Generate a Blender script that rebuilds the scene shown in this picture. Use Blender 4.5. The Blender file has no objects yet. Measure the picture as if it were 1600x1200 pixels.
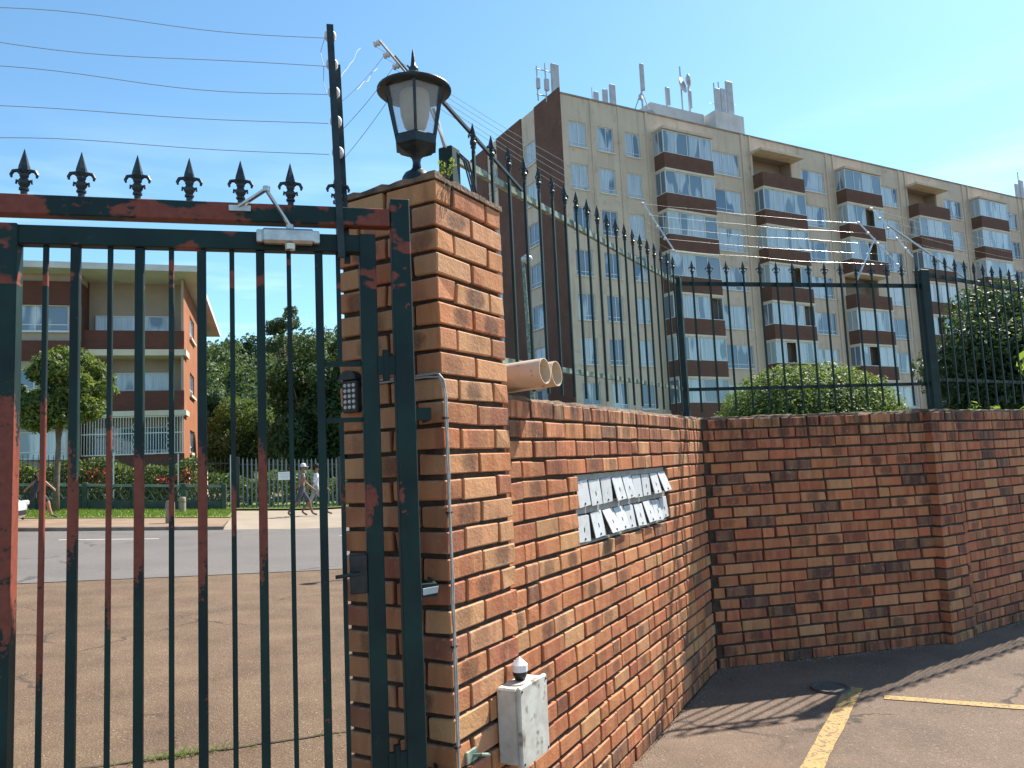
import bpy, bmesh, math, random
from mathutils import Vector, Matrix, Euler
random.seed(7)
R = math.radians
sc = bpy.context.scene
col = sc.collection

# ------------------------------------------------------------------ camera
PITCH, ROLL, EYE = R(5.8), R(2.6), 1.62
fw = Vector((0, math.cos(PITCH), math.sin(PITCH)))
up0 = Vector((0, -math.sin(PITCH), math.cos(PITCH)))
rt0 = Vector((1, 0, 0))
rt = math.cos(ROLL) * rt0 - math.sin(ROLL) * up0
up = math.cos(ROLL) * up0 + math.sin(ROLL) * rt0
cam_d = bpy.data.cameras.new('camera')
cam_d.sensor_width = 36; cam_d.lens = 27.0; cam_d.clip_start = 0.05; cam_d.clip_end = 6000
cam = bpy.data.objects.new('camera', cam_d); col.objects.link(cam)
M = Matrix.Identity(4)
for i in range(3):
    M[i][0] = rt[i]; M[i][1] = up[i]; M[i][2] = -fw[i]
M[2][3] = EYE
cam.matrix_world = M
sc.camera = cam

# ------------------------------------------------------------------ light
SUN_AZ, SUN_EL = R(47.5), R(49.5)
S = Vector((math.sin(SUN_AZ) * math.cos(SUN_EL), math.cos(SUN_AZ) * math.cos(SUN_EL), math.sin(SUN_EL)))
w = bpy.data.worlds.new('World'); sc.world = w; w.use_nodes = True
nt = w.node_tree; nt.nodes.clear()
wo = nt.nodes.new('ShaderNodeOutputWorld'); bg = nt.nodes.new('ShaderNodeBackground')
sky = nt.nodes.new('ShaderNodeTexSky'); sky.sky_type = 'NISHITA'; sky.sun_disc = False
sky.sun_elevation = SUN_EL; sky.sun_rotation = SUN_AZ
sky.air_density = 1.0; sky.dust_density = 0.6; sky.ozone_density = 1.2; sky.altitude = 600
bg.inputs['Strength'].default_value = 0.10
# thin high cloud low over the horizon
geo = nt.nodes.new('ShaderNodeTexCoord')
mp = nt.nodes.new('ShaderNodeMapping'); mp.inputs['Scale'].default_value = (1.2, 1.2, 7.0)
nz = nt.nodes.new('ShaderNodeTexNoise'); nz.inputs['Scale'].default_value = 2.3; nz.inputs['Detail'].default_value = 6; nz.inputs['Roughness'].default_value = 0.55
cr = nt.nodes.new('ShaderNodeValToRGB'); cr.color_ramp.elements[0].position = 0.47; cr.color_ramp.elements[1].position = 0.74
sp = nt.nodes.new('ShaderNodeSeparateXYZ')
hr = nt.nodes.new('ShaderNodeMapRange'); hr.inputs[1].default_value = 0.02; hr.inputs[2].default_value = 0.42; hr.inputs[3].default_value = 0.75; hr.inputs[4].default_value = 0.0
mu = nt.nodes.new('ShaderNodeMath'); mu.operation = 'MULTIPLY'
mx = nt.nodes.new('ShaderNodeMix'); mx.data_type = 'RGBA'
mx.inputs[7].default_value = (9.0, 10.0, 11.0, 1)
L = nt.links.new
L(geo.outputs['Generated'], mp.inputs[0]); L(mp.outputs[0], nz.inputs[0]); L(nz.outputs[0], cr.inputs[0])
L(geo.outputs['Generated'], sp.inputs[0]); L(sp.outputs[2], hr.inputs[0])
L(cr.outputs[0], mu.inputs[0]); L(hr.outputs[0], mu.inputs[1]); L(mu.outputs[0], mx.inputs[0])
tn = nt.nodes.new('ShaderNodeMix'); tn.data_type = 'RGBA'; tn.blend_type = 'MULTIPLY'; tn.inputs[0].default_value = 1.0
tn.inputs[7].default_value = (0.84, 1.13, 1.15, 1)
L(sky.outputs[0], tn.inputs[6]); L(tn.outputs[2], mx.inputs[6]); L(mx.outputs[2], bg.inputs[0]); L(bg.outputs[0], wo.inputs[0])
sd = bpy.data.lights.new('sun', 'SUN'); sd.energy = 5.0; sd.angle = R(0.53); sd.color = (1.0, 0.93, 0.82)
sun = bpy.data.objects.new('sun', sd); col.objects.link(sun)
sun.rotation_euler = S.to_track_quat('Z', 'Y').to_euler()
sc.view_settings.view_transform = 'Standard'; sc.view_settings.look = 'None'
sc.view_settings.exposure = 1.05; sc.view_settings.gamma = 1.0

# ------------------------------------------------------------------ materials
def mat(name, color=(.5, .5, .5), rough=.7, metal=0.0, spec=.5):
    m = bpy.data.materials.new(name); m.use_nodes = True
    b = m.node_tree.nodes['Principled BSDF']
    b.inputs['Base Color'].default_value = (*color, 1); b.inputs['Roughness'].default_value = rough
    b.inputs['Metallic'].default_value = metal; b.inputs['Specular IOR Level'].default_value = spec
    return m
class NT:
    """small node helper"""
    def __init__(s, m): s.t = m.node_tree; s.b = s.t.nodes['Principled BSDF']
    def n(s, typ, **kw):
        x = s.t.nodes.new(typ)
        for k, v in kw.items(): setattr(x, k, v)
        return x
    def l(s, a, b): s.t.links.new(a, b)
    def noise(s, vec, scale, detail=4, rough=.55):
        x = s.n('ShaderNodeTexNoise'); x.inputs['Scale'].default_value = scale
        x.inputs['Detail'].default_value = detail; x.inputs['Roughness'].default_value = rough
        if vec is not None: s.l(vec, x.inputs['Vector'])
        return x.outputs[0]
    def ramp(s, f, a, b, ca=(0, 0, 0), cb=(1, 1, 1)):
        x = s.n('ShaderNodeValToRGB'); e = x.color_ramp.elements
        e[0].position = a; e[0].color = (*ca, 1); e[1].position = b; e[1].color = (*cb, 1)
        s.l(f, x.inputs[0]); return x.outputs[0]
    def mix(s, f, a, b, mode='MIX'):
        x = s.n('ShaderNodeMix'); x.data_type = 'RGBA'; x.blend_type = mode
        for sock, v in ((x.inputs[0], f), (x.inputs[6], a), (x.inputs[7], b)):
            if isinstance(v, (int, float)): sock.default_value = v
            elif isinstance(v, tuple): sock.default_value = (*v, 1)
            else: s.l(v, sock)
        return x.outputs[2]
    def math(s, op, a, b=None):
        x = s.n('ShaderNodeMath', operation=op)
        for i, v in enumerate((a, b)):
            if v is None: continue
            if isinstance(v, (int, float)): x.inputs[i].default_value = v
            else: s.l(v, x.inputs[i])
        return x.outputs[0]
    def bump(s, h, strength=.3, dist=.01):
        x = s.n('ShaderNodeBump'); x.inputs['Strength'].default_value = strength; x.inputs['Distance'].default_value = dist
        s.l(h, x.inputs['Height']); s.l(x.outputs[0], s.b.inputs['Normal'])
    def color(s, c): s.l(c, s.b.inputs['Base Color'])
    def pos(s): return s.n('ShaderNodeNewGeometry').outputs['Position']
    def obj(s): return s.n('ShaderNodeTexCoord').outputs['Object']

def noisy(name, c1, c2, scale=8, rough=.8, a=.35, b=.65, bump=.2, bscale=60, bdist=.004, fine=None, metal=0, spec=.4):
    m = mat(name, c1, rough, metal, spec); k = NT(m); p = k.pos()
    c = k.mix(k.ramp(k.noise(p, scale, 6), a, b), c1, c2)
    if fine:
        c = k.mix(k.ramp(k.noise(p, fine[0], 2), fine[1], fine[2]), c, fine[3])
    k.color(c)
    if bump: k.bump(k.noise(p, bscale, 4), bump, bdist)
    return m

def brick_mat():
    m = mat('face_brick', rough=.85, spec=.25); k = NT(m)
    oi = k.n('ShaderNodeObjectInfo'); o = k.obj()
    rnd = oi.outputs['Random']
    off = k.n('ShaderNodeCombineXYZ'); k.l(k.math('MULTIPLY', rnd, 91.0), off.inputs[0]); k.l(k.math('MULTIPLY', rnd, 37.0), off.inputs[2])
    ad = k.n('ShaderNodeVectorMath', operation='ADD'); k.l(o, ad.inputs[0]); k.l(off.outputs[0], ad.inputs[1])
    v = ad.outputs[0]
    st = k.n('ShaderNodeMapping'); st.inputs['Scale'].default_value = (16, 3, 2.2); k.l(v, st.inputs[0])
    band = k.ramp(k.noise(st.outputs[0], 1.0, 1), .42, .60)
    base = oi.outputs['Color']
    c = k.mix(k.math('MULTIPLY', band, .5), base, k.mix(.5, base, (.58, .32, .14)))
    st2 = k.n('ShaderNodeMapping'); st2.inputs['Scale'].default_value = (13, 4, 3); st2.inputs['Location'].default_value = (5, 3, 9); k.l(v, st2.inputs[0])
    band2 = k.ramp(k.noise(st2.outputs[0], 1.0, 1), .54, .66)
    c = k.mix(k.math('MULTIPLY', band2, .45), c, (.27, .09, .048))
    # burnt flash in the middle of some bricks
    sx = k.n('ShaderNodeSeparateXYZ'); k.l(o, sx.inputs[0])
    cx = k.math('SUBTRACT', k.math('MULTIPLY', k.math('FRACT', k.math('MULTIPLY', rnd, 57.0)), .11), .055)
    dx = k.math('MULTIPLY', k.math('SUBTRACT', sx.outputs[0], cx), 17.0)
    dz = k.math('MULTIPLY', sx.outputs[2], 27.0)
    d2 = k.math('ADD', k.math('POWER', k.math('ABSOLUTE', dx), 2.6), k.math('POWER', k.math('ABSOLUTE', dz), 3.0))
    spk = k.noise(v, 300, 2, .7)
    edge = k.math('ADD', k.math('MULTIPLY', d2, .45), k.math('MULTIPLY', k.math('SUBTRACT', k.noise(v, 30, 3), .5), .9))
    blot = k.math('MULTIPLY', k.ramp(edge, .15, .60, (1, 1, 1), (0, 0, 0)), k.ramp(spk, .40, .62, (1, 1, 1), (.45, .45, .45)))
    has = k.math('GREATER_THAN', k.math('FRACT', k.math('MULTIPLY', rnd, 13.7)), .66)
    c = k.mix(k.math('MULTIPLY', k.math('MULTIPLY', blot, has), k.math('ADD', k.math('MULTIPLY', k.math('FRACT', k.math('MULTIPLY', rnd, 29.3)), .65), .28)), c, (.075, .04, .032))
    # pits and lime specks
    c = k.mix(k.math('MULTIPLY', k.ramp(k.noise(v, 210, 2), .63, .72), .6), c, (.10, .05, .03))
    c = k.mix(k.math('MULTIPLY', k.ramp(k.noise(v, 34, 4), .62, .78), .35), c, (.62, .46, .30))
    # black weather streaks and dirt, as strong as the brick's own dirt value
    mps = k.n('ShaderNodeMapping'); mps.inputs['Scale'].default_value = (26, 26, 3.5); k.l(k.pos(), mps.inputs[0])
    stn = k.ramp(k.noise(mps.outputs[0], 1.0, 4, .65), .40, .62)
    c = k.mix(k.math('MULTIPLY', stn, oi.outputs['Alpha']), c, (.045, .034, .027))
    # lime bloom and mortar smears along the arrises
    ez = k.math('ABSOLUTE', sx.outputs[2]); sm = k.math('MULTIPLY', k.ramp(ez, .026, .034), k.ramp(k.noise(v, 45, 4, .7), .48, .66))
    c = k.mix(k.math('MULTIPLY', sm, .55), c, (.50, .40, .30))
    k.color(c)
    hh = k.math('ADD', k.noise(v, 90, 4, .6), k.math('MULTIPLY', k.noise(v, 18, 2), 1.3))
    k.bump(hh, .55, .004)
    return m
BRICK = brick_mat()
MORTAR = noisy('mortar', (.045, .030, .021), (.085, .056, .038), 22, .95, bump=.6, bscale=120, bdist=.006)
CAPM = noisy('mortar_cap', (.10, .07, .05), (.26, .17, .11), 14, .95, bump=.8, bscale=70, bdist=.01)

def paint_mat(name='gate_paint', hi_lo=.56):
    m = mat(name, rough=.58, spec=.3); k = NT(m); p = k.pos()
    sx = k.n('ShaderNodeSeparateXYZ'); k.l(p, sx.inputs[0])
    mp_ = k.n('ShaderNodeMapping'); mp_.inputs['Scale'].default_value = (9, 9, 2.2); k.l(p, mp_.inputs[0])
    nn = k.noise(mp_.outputs[0], 1.0, 5, .6)
    # old red-oxide primer left bare on the leaf, about hand height, fading to the latch side
    zc = k.math('ABSOLUTE', k.math('SUBTRACT', sx.outputs[2], 1.53))
    zb = k.math('SUBTRACT', .50, k.math('MULTIPLY', zc, 1.45))
    mp3 = k.n('ShaderNodeMapping'); mp3.inputs['Scale'].default_value = (9, 9, .01); k.l(p, mp3.inputs[0])
    xb = k.math('ADD', k.math('MULTIPLY', k.math('ADD', sx.outputs[0], .95), -.42), k.math('MULTIPLY', k.math('SUBTRACT', k.noise(mp3.outputs[0], 1.0, 1), .5), .9))
    f = k.math('ADD', k.math('ADD', nn, zb), xb)
    red1 = k.math('MULTIPLY', k.ramp(k.math('ADD', f, k.math('MULTIPLY', k.math('SUBTRACT', k.noise(p, 75, 3, .7), .5), .35)), .80, .84), k.ramp(k.noise(p, 30, 4, .7), .30, .40))
    mp2 = k.n('ShaderNodeMapping'); mp2.inputs['Scale'].default_value = (5, 5, 9); k.l(p, mp2.inputs[0])
    hi = k.math('GREATER_THAN', sx.outputs[2], 2.2)
    red2 = k.math('MULTIPLY', k.ramp(k.math('ADD', k.noise(mp2.outputs[0], 1.3, 3), k.math('MULTIPLY', k.math('SUBTRACT', k.noise(p, 60, 3, .7), .5), .12)), hi_lo, hi_lo + .04), hi)
    red3 = k.ramp(k.noise(p, 14, 5, .7), .67, .69)
    red = k.math('MAXIMUM', k.math('MAXIMUM', red1, red2), red3)
    g = k.mix(k.ramp(k.noise(p, 6, 4), .35, .7), (.004, .017, .018), (.008, .036, .030))
    c = k.mix(red, g, k.mix(k.noise(p, 40, 3), (.13, .030, .019), (.27, .072, .044)))
    k.color(c); k.bump(k.math('ADD', k.noise(p, 55, 4), red), .35, .0015)
    return m
PAINT = paint_mat(); BEAMP = paint_mat('beam_paint', .45)
FPAINT = noisy('fence_paint', (.004, .014, .014), (.009, .030, .027), 9, .55, bump=.25, bscale=70, bdist=.001, spec=.3)
RAILP = noisy('weathered_rail_paint', (.06, .13, .10), (.30, .34, .27), 22, .55, .38, .66, bump=.3, bscale=80, bdist=.001)
STEEL = noisy('brushed_aluminium', (.45, .43, .40), (.60, .57, .52), 30, .38, metal=.85, bump=.1)
GALV = noisy('galvanised', (.42, .43, .44), (.6, .6, .6), 40, .42, metal=.6, bump=.1)
WHITEP = noisy('white_enamel', (.56, .57, .58), (.45, .45, .44), 18, .45, .45, .75, bump=.1, fine=(40, .68, .74, (.28, .22, .16)))
GREYW = noisy('old_grey_plastic', (.60, .58, .52), (.40, .37, .31), 12, .55, .4, .7, bump=.15, fine=(16, .60, .72, (.16, .13, .10)))
PVC = noisy('cream_pvc', (.68, .55, .41), (.58, .45, .32), 12, .4, bump=.08, fine=(30, .66, .72, (.25, .17, .10)))
PORC = mat('insulator', (.62, .58, .56), .35)
BLACKP = noisy('black_plastic', (.012, .012, .013), (.03, .03, .03), 30, .45, bump=.1)
IRON = noisy('cast_iron_black', (.010, .018, .022), (.022, .035, .04), 20, .42, bump=.3, bscale=90, bdist=.001)
BUTTON = mat('button', (.62, .60, .55), .4)
WIRE = mat('wire', (.30, .30, .31), .35, .7)
BWIRE = mat('bright_wire', (.75, .75, .75), .3, .6)
CABLE = noisy('grey_cable', (.42, .40, .36), (.30, .28, .25), 30, .55)
BULB = noisy('frosted_diffuser', (.50, .39, .25), (.40, .30, .18), 9, .55, bump=0)

def glass_mat():
    m = bpy.data.materials.new('lantern_glass'); m.use_nodes = True
    t = m.node_tree; t.nodes.clear()
    o = t.nodes.new('ShaderNodeOutputMaterial'); mxs = t.nodes.new('ShaderNodeMixShader')
    tr = t.nodes.new('ShaderNodeBsdfTransparent'); tr.inputs[0].default_value = (.93, .95, .96, 1)
    gl = t.nodes.new('ShaderNodeBsdfPrincipled'); gl.inputs['Base Color'].default_value = (.75, .78, .8, 1); gl.inputs['Roughness'].default_value = .12
    mxs.inputs[0].default_value = .28
    t.links.new(tr.outputs[0], mxs.inputs[1]); t.links.new(gl.outputs[0], mxs.inputs[2]); t.links.new(mxs.outputs[0], o.inputs[0])
    return m
GLASS = glass_mat()

def pane_mat(name, dark, light, thr):
    """window glass over hung curtains: each pane its own curtain, reflected sky tinted into its colours, glossy coat on top"""
    m = mat(name, rough=.6); k = NT(m); oi = k.n('ShaderNodeObjectInfo'); rnd = oi.outputs['Random']
    p = k.pos()
    mp_ = k.n('ShaderNodeMapping'); mp_.inputs['Scale'].default_value = (9, 9, .4); k.l(p, mp_.inputs[0])
    fold = k.noise(mp_.outputs[0], 1.0, 2)
    cur = k.mix(k.ramp(fold, .3, .7), light, tuple(x * .62 for x in light))
    mp2 = k.n('ShaderNodeMapping'); mp2.inputs['Scale'].default_value = (.9, .9, .25); k.l(p, mp2.inputs[0])
    gap = k.ramp(k.math('ADD', k.noise(mp2.outputs[0], 1.0, 1), k.math('MULTIPLY', rnd, .45)), thr, thr + .04)
    k.color(k.mix(gap, dark, cur))
    k.b.inputs['Coat Weight'].default_value = 1.0; k.b.inputs['Coat Roughness'].default_value = .03; k.b.inputs['Coat IOR'].default_value = 1.7
    return m
PANE = pane_mat('window_pane', (.06, .12, .20), (.46, .55, .63), .66)  # blue of the reflected sky is put into the curtain and gap colours
PANEL = pane_mat('enclosure_pane', (.10, .16, .22), (.42, .51, .57), .64)
WFRAME = mat('window_frame', (.62, .63, .62), .45)
TANW = noisy('tan_plaster', (.60, .49, .385), (.53, .43, .335), .5, .9, bump=.15, bscale=8, bdist=.01, fine=(1.3, .60, .85, (.38, .30, .23)))
k = NT(TANW); mq = k.n('ShaderNodeMapping'); mq.inputs['Scale'].default_value = (2.2, 2.2, .16); k.l(k.pos(), mq.inputs[0])
src = k.b.inputs['Base Color'].links[0].from_socket
k.color(k.mix(k.math('MULTIPLY', k.ramp(k.noise(mq.outputs[0], 1.0, 5, .65), .52, .74), .5), src, (.26, .21, .17)))
CREAM = noisy('cream_plaster', (.66, .58, .46), (.58, .49, .38), 1.2, .9, bump=.1, bscale=12)
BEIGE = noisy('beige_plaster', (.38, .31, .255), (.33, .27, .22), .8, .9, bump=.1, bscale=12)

def far_brick(name, c1, c2, sc_=1.0):
    m = mat(name, c1, .9, 0, .2); k = NT(m); o = k.obj()
    sx = k.n('ShaderNodeSeparateXYZ'); k.l(o, sx.inputs[0])
    cb = k.n('ShaderNodeCombineXYZ'); k.l(k.math('ADD', sx.outputs[0], sx.outputs[1]), cb.inputs[0]); k.l(sx.outputs[2], cb.inputs[1])
    b = k.n('ShaderNodeTexBrick'); b.inputs['Scale'].default_value = 1.0 / sc_
    b.inputs['Brick Width'].default_value = .23; b.inputs['Row Height'].default_value = .085; b.inputs['Mortar Size'].default_value = .006
    b.inputs['Color1'].default_value = (*c1, 1); b.inputs['Color2'].default_value = (*c2, 1); b.inputs['Mortar'].default_value = (*[x * .6 for x in c1], 1)
    k.l(cb.outputs[0], b.inputs[0])
    k.color(k.mix(k.ramp(k.noise(o, .7, 4), .3, .8), b.outputs[0], tuple(x * .75 for x in c2)))
    return m
FBRICK = far_brick('dark_far_brick', (.185, .100, .074), (.145, .078, .058))
OBRICK = far_brick('orange_far_brick', (.42, .17, .085), (.36, .14, .07))
PBRICK = far_brick('maroon_far_brick', (.165, .066, .05), (.13, .054, .042))

def leaf_mat(name, c1, c2, c3, trans=.35):
    m = bpy.data.materials.new(name); m.use_nodes = True; k = NT(m)
    g = k.n('ShaderNodeNewGeometry'); rnd = g.outputs['Random Per Island']
    c = k.mix(k.ramp(rnd, .1, .9), c1, c2)
    c = k.mix(k.math('MULTIPLY', k.ramp(k.noise(g.outputs['Position'], 1.7, 3), .45, .7), .7), c, c3)
    k.color(c); k.b.inputs['Roughness'].default_value = .55; k.b.inputs['Specular IOR Level'].default_value = .28
    tr = k.n('ShaderNodeBsdfTranslucent'); k.l(k.mix(.5, c, (.25, .35, .03), 'MIX'), tr.inputs[0])
    ms = k.n('ShaderNodeMixShader'); ms.inputs[0].default_value = trans
    out = [x for x in k.t.nodes if x.type == 'OUTPUT_MATERIAL'][0]
    k.l(k.b.outputs[0], ms.inputs[1]); k.l(tr.outputs[0], ms.inputs[2]); k.l(ms.outputs[0], out.inputs[0])
    return m
LEAF_STREET = leaf_mat('street_tree_leaf', (.07, .115, .03), (.20, .225, .065), (.04, .075, .02), .4)
LEAF_DARK = leaf_mat('dark_leaf', (.025, .05, .02), (.06, .10, .035), (.015, .035, .015), .2)
LEAF_MID = leaf_mat('mid_leaf', (.05, .09, .025), (.10, .15, .045), (.03, .06, .02), .3)
LEAF_FAR = leaf_mat('far_leaf', (.05, .085, .04), (.085, .13, .06), (.04, .07, .035), .25)
LEAF_BUSH = leaf_mat('bush_leaf', (.09, .14, .035), (.20, .25, .07), (.05, .09, .025), .35)
LEAF_BRIGHT = leaf_mat('bright_leaf', (.14, .20, .04), (.26, .32, .08), (.10, .15, .04), .5)
FLOWER = leaf_mat('red_flower', (.5, .05, .04), (.6, .12, .08), (.4, .05, .05), .3)
GRASSM = leaf_mat('grass_blade', (.10, .17, .03), (.20, .26, .05), (.14, .20, .04), .4)
BARK = noisy('bark', (.10, .07, .05), (.17, .13, .10), 12, .95, bump=.8, bscale=40, bdist=.02)

ASPH_Y = noisy('yard_asphalt', (.118, .080, .057), (.178, .122, .086), 1.9, .9, .35, .7, bump=.9, bscale=90, bdist=.008, fine=(230, .60, .72, (.36, .29, .23)))
DRIVE = noisy('driveway_gravel_asphalt', (.100, .060, .034), (.160, .102, .060), 2.1, .92, .35, .7, bump=1.0, bscale=70, bdist=.012, fine=(190, .60, .70, (.40, .30, .21)))
ROADM = noisy('road_asphalt', (.115, .100, .091), (.138, .122, .110), .6, .85, bump=.3, bscale=200, bdist=.003, fine=(220, .6, .75, (.24, .22, .2)))
PAVE = noisy('dirt_pavement', (.20, .13, .082), (.26, .18, .118), 1.5, .95, bump=.3, bscale=60)
CONC = noisy('concrete_apron', (.30, .245, .185), (.25, .20, .15), 1.2, .9, bump=.2)
KERBM = noisy('kerb_concrete', (.16, .12, .10), (.26, .20, .16), 3, .9, bump=.3)
LAWN = noisy('lawn', (.10, .16, .03), (.17, .22, .05), 5, .95, bump=.6, bscale=90, bdist=.03)
SOIL = noisy('ground_soil', (.20, .14, .09), (.13, .12, .06), .3, .95, bump=.3)
YELLOW = noisy('worn_yellow_paint', (.44, .28, .10), (.36, .24, .10), 7, .85, bump=.5, bscale=170, bdist=.004, fine=(55, .52, .62, (.17, .12, .08)))
WLINE = noisy('white_road_paint', (.62, .60, .56), (.5, .47, .43), 9, .8, fine=(60, .6, .7, (.2, .18, .16)))

def weather(m, crack_s, crack_c, stain_c):
    k = NT(m); p = k.pos(); src = k.b.inputs['Base Color'].links[0].from_socket
    st = k.ramp(k.noise(p, .8, 7, .7), .50, .72)
    c = k.mix(k.math('MULTIPLY', st, .55), src, stain_c)
    vo = k.n('ShaderNodeTexVoronoi', feature='DISTANCE_TO_EDGE'); vo.inputs['Scale'].default_value = crack_s
    ad = k.n('ShaderNodeVectorMath', operation='ADD'); ns_ = k.n('ShaderNodeTexNoise'); ns_.inputs['Scale'].default_value = 3.0; ns_.inputs['Detail'].default_value = 5
    k.l(p, ns_.inputs['Vector']); sc2 = k.n('ShaderNodeVectorMath', operation='SCALE'); sc2.inputs['Scale'].default_value = .5
    k.l(ns_.outputs['Color'], sc2.inputs[0]); k.l(p, ad.inputs[0]); k.l(sc2.outputs[0], ad.inputs[1]); k.l(ad.outputs[0], vo.inputs['Vector'])
    cr_ = k.math('MULTIPLY', k.ramp(vo.outputs[0], .004, .012, (1, 1, 1), (0, 0, 0)), k.ramp(k.noise(p, .9, 2), .50, .56))
    c = k.mix(k.math('MULTIPLY', cr_, .8), c, crack_c)
    c = k.mix(k.math('MULTIPLY', k.ramp(k.noise(p, 75, 3, .7), .56, .68), .6), c, crack_c)
    k.color(k.mix(k.math('MULTIPLY', k.ramp(k.noise(p, 48, 3, .75), .60, .70), .45), c, tuple(min(1, x * 6) for x in stain_c)))
weather(ASPH_Y, .55, (.035, .026, .020), (.075, .056, .042)); weather(DRIVE, .45, (.05, .034, .022), (.10, .064, .042)); weather(ROADM, .2, (.05, .045, .04), (.10, .09, .082))
# ------------------------------------------------------------------ mesh helpers
class MB:
    def __init__(s): s.v = []; s.f = []; s.smooth = False
    def add(s, vs, fs):
        o = len(s.v); s.v += [tuple(v) for v in vs]; s.f += [tuple(i + o for i in f) for f in fs]; return s
    def box(s, x0, x1, y0, y1, z0, z1):
        return s.add([(x0, y0, z0), (x1, y0, z0), (x1, y1, z0), (x0, y1, z0), (x0, y0, z1), (x1, y0, z1), (x1, y1, z1), (x0, y1, z1)],
                     [(0, 3, 2, 1), (4, 5, 6, 7), (0, 1, 5, 4), (1, 2, 6, 5), (2, 3, 7, 6), (3, 0, 4, 7)])
    def cbox(s, x0, x1, y0, y1, z0, z1, c=.004):
        """box with chamfered edges"""
        bm = bmesh.new(); m = Matrix.Translation(((x0 + x1) / 2, (y0 + y1) / 2, (z0 + z1) / 2)) @ Matrix.Diagonal((x1 - x0, y1 - y0, z1 - z0, 1))
        bmesh.ops.create_cube(bm, size=1, matrix=m)
        bmesh.ops.bevel(bm, geom=bm.edges[:], offset=c, segments=1, affect='EDGES')
        bm.verts.ensure_lookup_table(); bm.verts.index_update()
        s.add([v.co[:] for v in bm.verts], [[v.index for v in f.verts] for f in bm.faces]); bm.free(); return s
    def quad(s, a, b, c, d): return s.add([a, b, c, d], [(0, 1, 2, 3)])
    def bar(s, p0, p1, wx, wy=None, ref=(0, 0, 1)):
        """rectangular bar between two points"""
        wy = wy or wx; p0 = Vector(p0); p1 = Vector(p1); d = (p1 - p0).normalized(); r_ = Vector(ref)
        if abs(d.dot(r_)) > .95: r_ = Vector((0, 1, 0))
        a = d.cross(r_).normalized(); b = d.cross(a).normalized()
        c = [(-1, -1), (1, -1), (1, 1), (-1, 1)]
        vs = [p + a * (i * wx / 2) + b * (j * wy / 2) for p in (p0, p1) for i, j in c]
        return s.add(vs, [(3, 2, 1, 0), (4, 5, 6, 7), (0, 1, 5, 4), (1, 2, 6, 5), (2, 3, 7, 6), (3, 0, 4, 7)])
    def tube(s, pts, r, n=8, cap=True):
        pts = [Vector(p) for p in pts]; rr = r if isinstance(r, (list, tuple)) else [r] * len(pts)
        o = len(s.v); prev = None
        for i, p in enumerate(pts):
            d = (pts[min(i + 1, len(pts) - 1)] - pts[max(i - 1, 0)]).normalized()
            a = prev if prev is not None else (Vector((0, 0, 1)) if abs(d.z) < .9 else Vector((1, 0, 0)))
            a = (a - d * a.dot(d)).normalized(); prev = a; b = d.cross(a)
            s.v += [tuple(p + (a * math.cos(2 * math.pi * k / n) + b * math.sin(2 * math.pi * k / n)) * rr[i]) for k in range(n)]
        for i in range(len(pts) - 1):
            for k in range(n):
                k2 = (k + 1) % n; s.f.append((o + i * n + k, o + i * n + k2, o + (i + 1) * n + k2, o + (i + 1) * n + k))
        if cap:
            s.f.append(tuple(o + k for k in range(n))[::-1]); s.f.append(tuple(o + (len(pts) - 1) * n + k for k in range(n)))
        return s
    def lathe(s, prof, n=24, c=(0, 0), rot=0):
        """prof: list of (radius, z)"""
        o = len(s.v)
        for r_, z in prof:
            s.v += [(c[0] + r_ * math.cos(2 * math.pi * k / n + rot), c[1] + r_ * math.sin(2 * math.pi * k / n + rot), z) for k in range(n)]
        for i in range(len(prof) - 1):
            for k in range(n):
                k2 = (k + 1) % n; s.f.append((o + i * n + k, o + i * n + k2, o + (i + 1) * n + k2, o + (i + 1) * n + k))
        return s
    def mesh(s, name, m, smooth=False):
        me = bpy.data.meshes.new(name); me.from_pydata(s.v, [], s.f)
        bm = bmesh.new(); bm.from_mesh(me); bmesh.ops.recalc_face_normals(bm, faces=bm.faces[:]); bm.to_mesh(me); bm.free()
        if m: me.materials.append(m)
        if smooth:
            for p in me.polygons: p.use_smooth = True
        return me
    def build(s, name, m, parent=None, smooth=False):
        return link(name, s.mesh(name, m, smooth), parent)
def link(name, me, parent=None, loc=None, rotz=None):
    o = bpy.data.objects.new(name, me); col.objects.link(o)
    if parent: o.parent = parent
    if loc: o.location = loc
    if rotz is not None: o.rotation_euler.z = rotz
    return o
def tag(o, label, cat, group=None):
    o['label'] = label; o['category'] = cat
    if group: o['group'] = group
    return o
def thing(name, label, cat, mw=None, group=None):
    o = bpy.data.objects.new(name, None); col.objects.link(o); o.empty_display_size = .1
    if mw is not None: o.matrix_world = mw
    return tag(o, label, cat, group)
def struct(o): o['kind'] = 'structure'; return o
def frame(deg, org):
    """local x runs along compass bearing deg (from +y, clockwise), local y points away to its left"""
    return Matrix.Translation(Vector((org[0], org[1], org[2] if len(org) > 2 else 0))) @ Matrix.Rotation(R(90 - deg), 4, 'Z')

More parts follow.
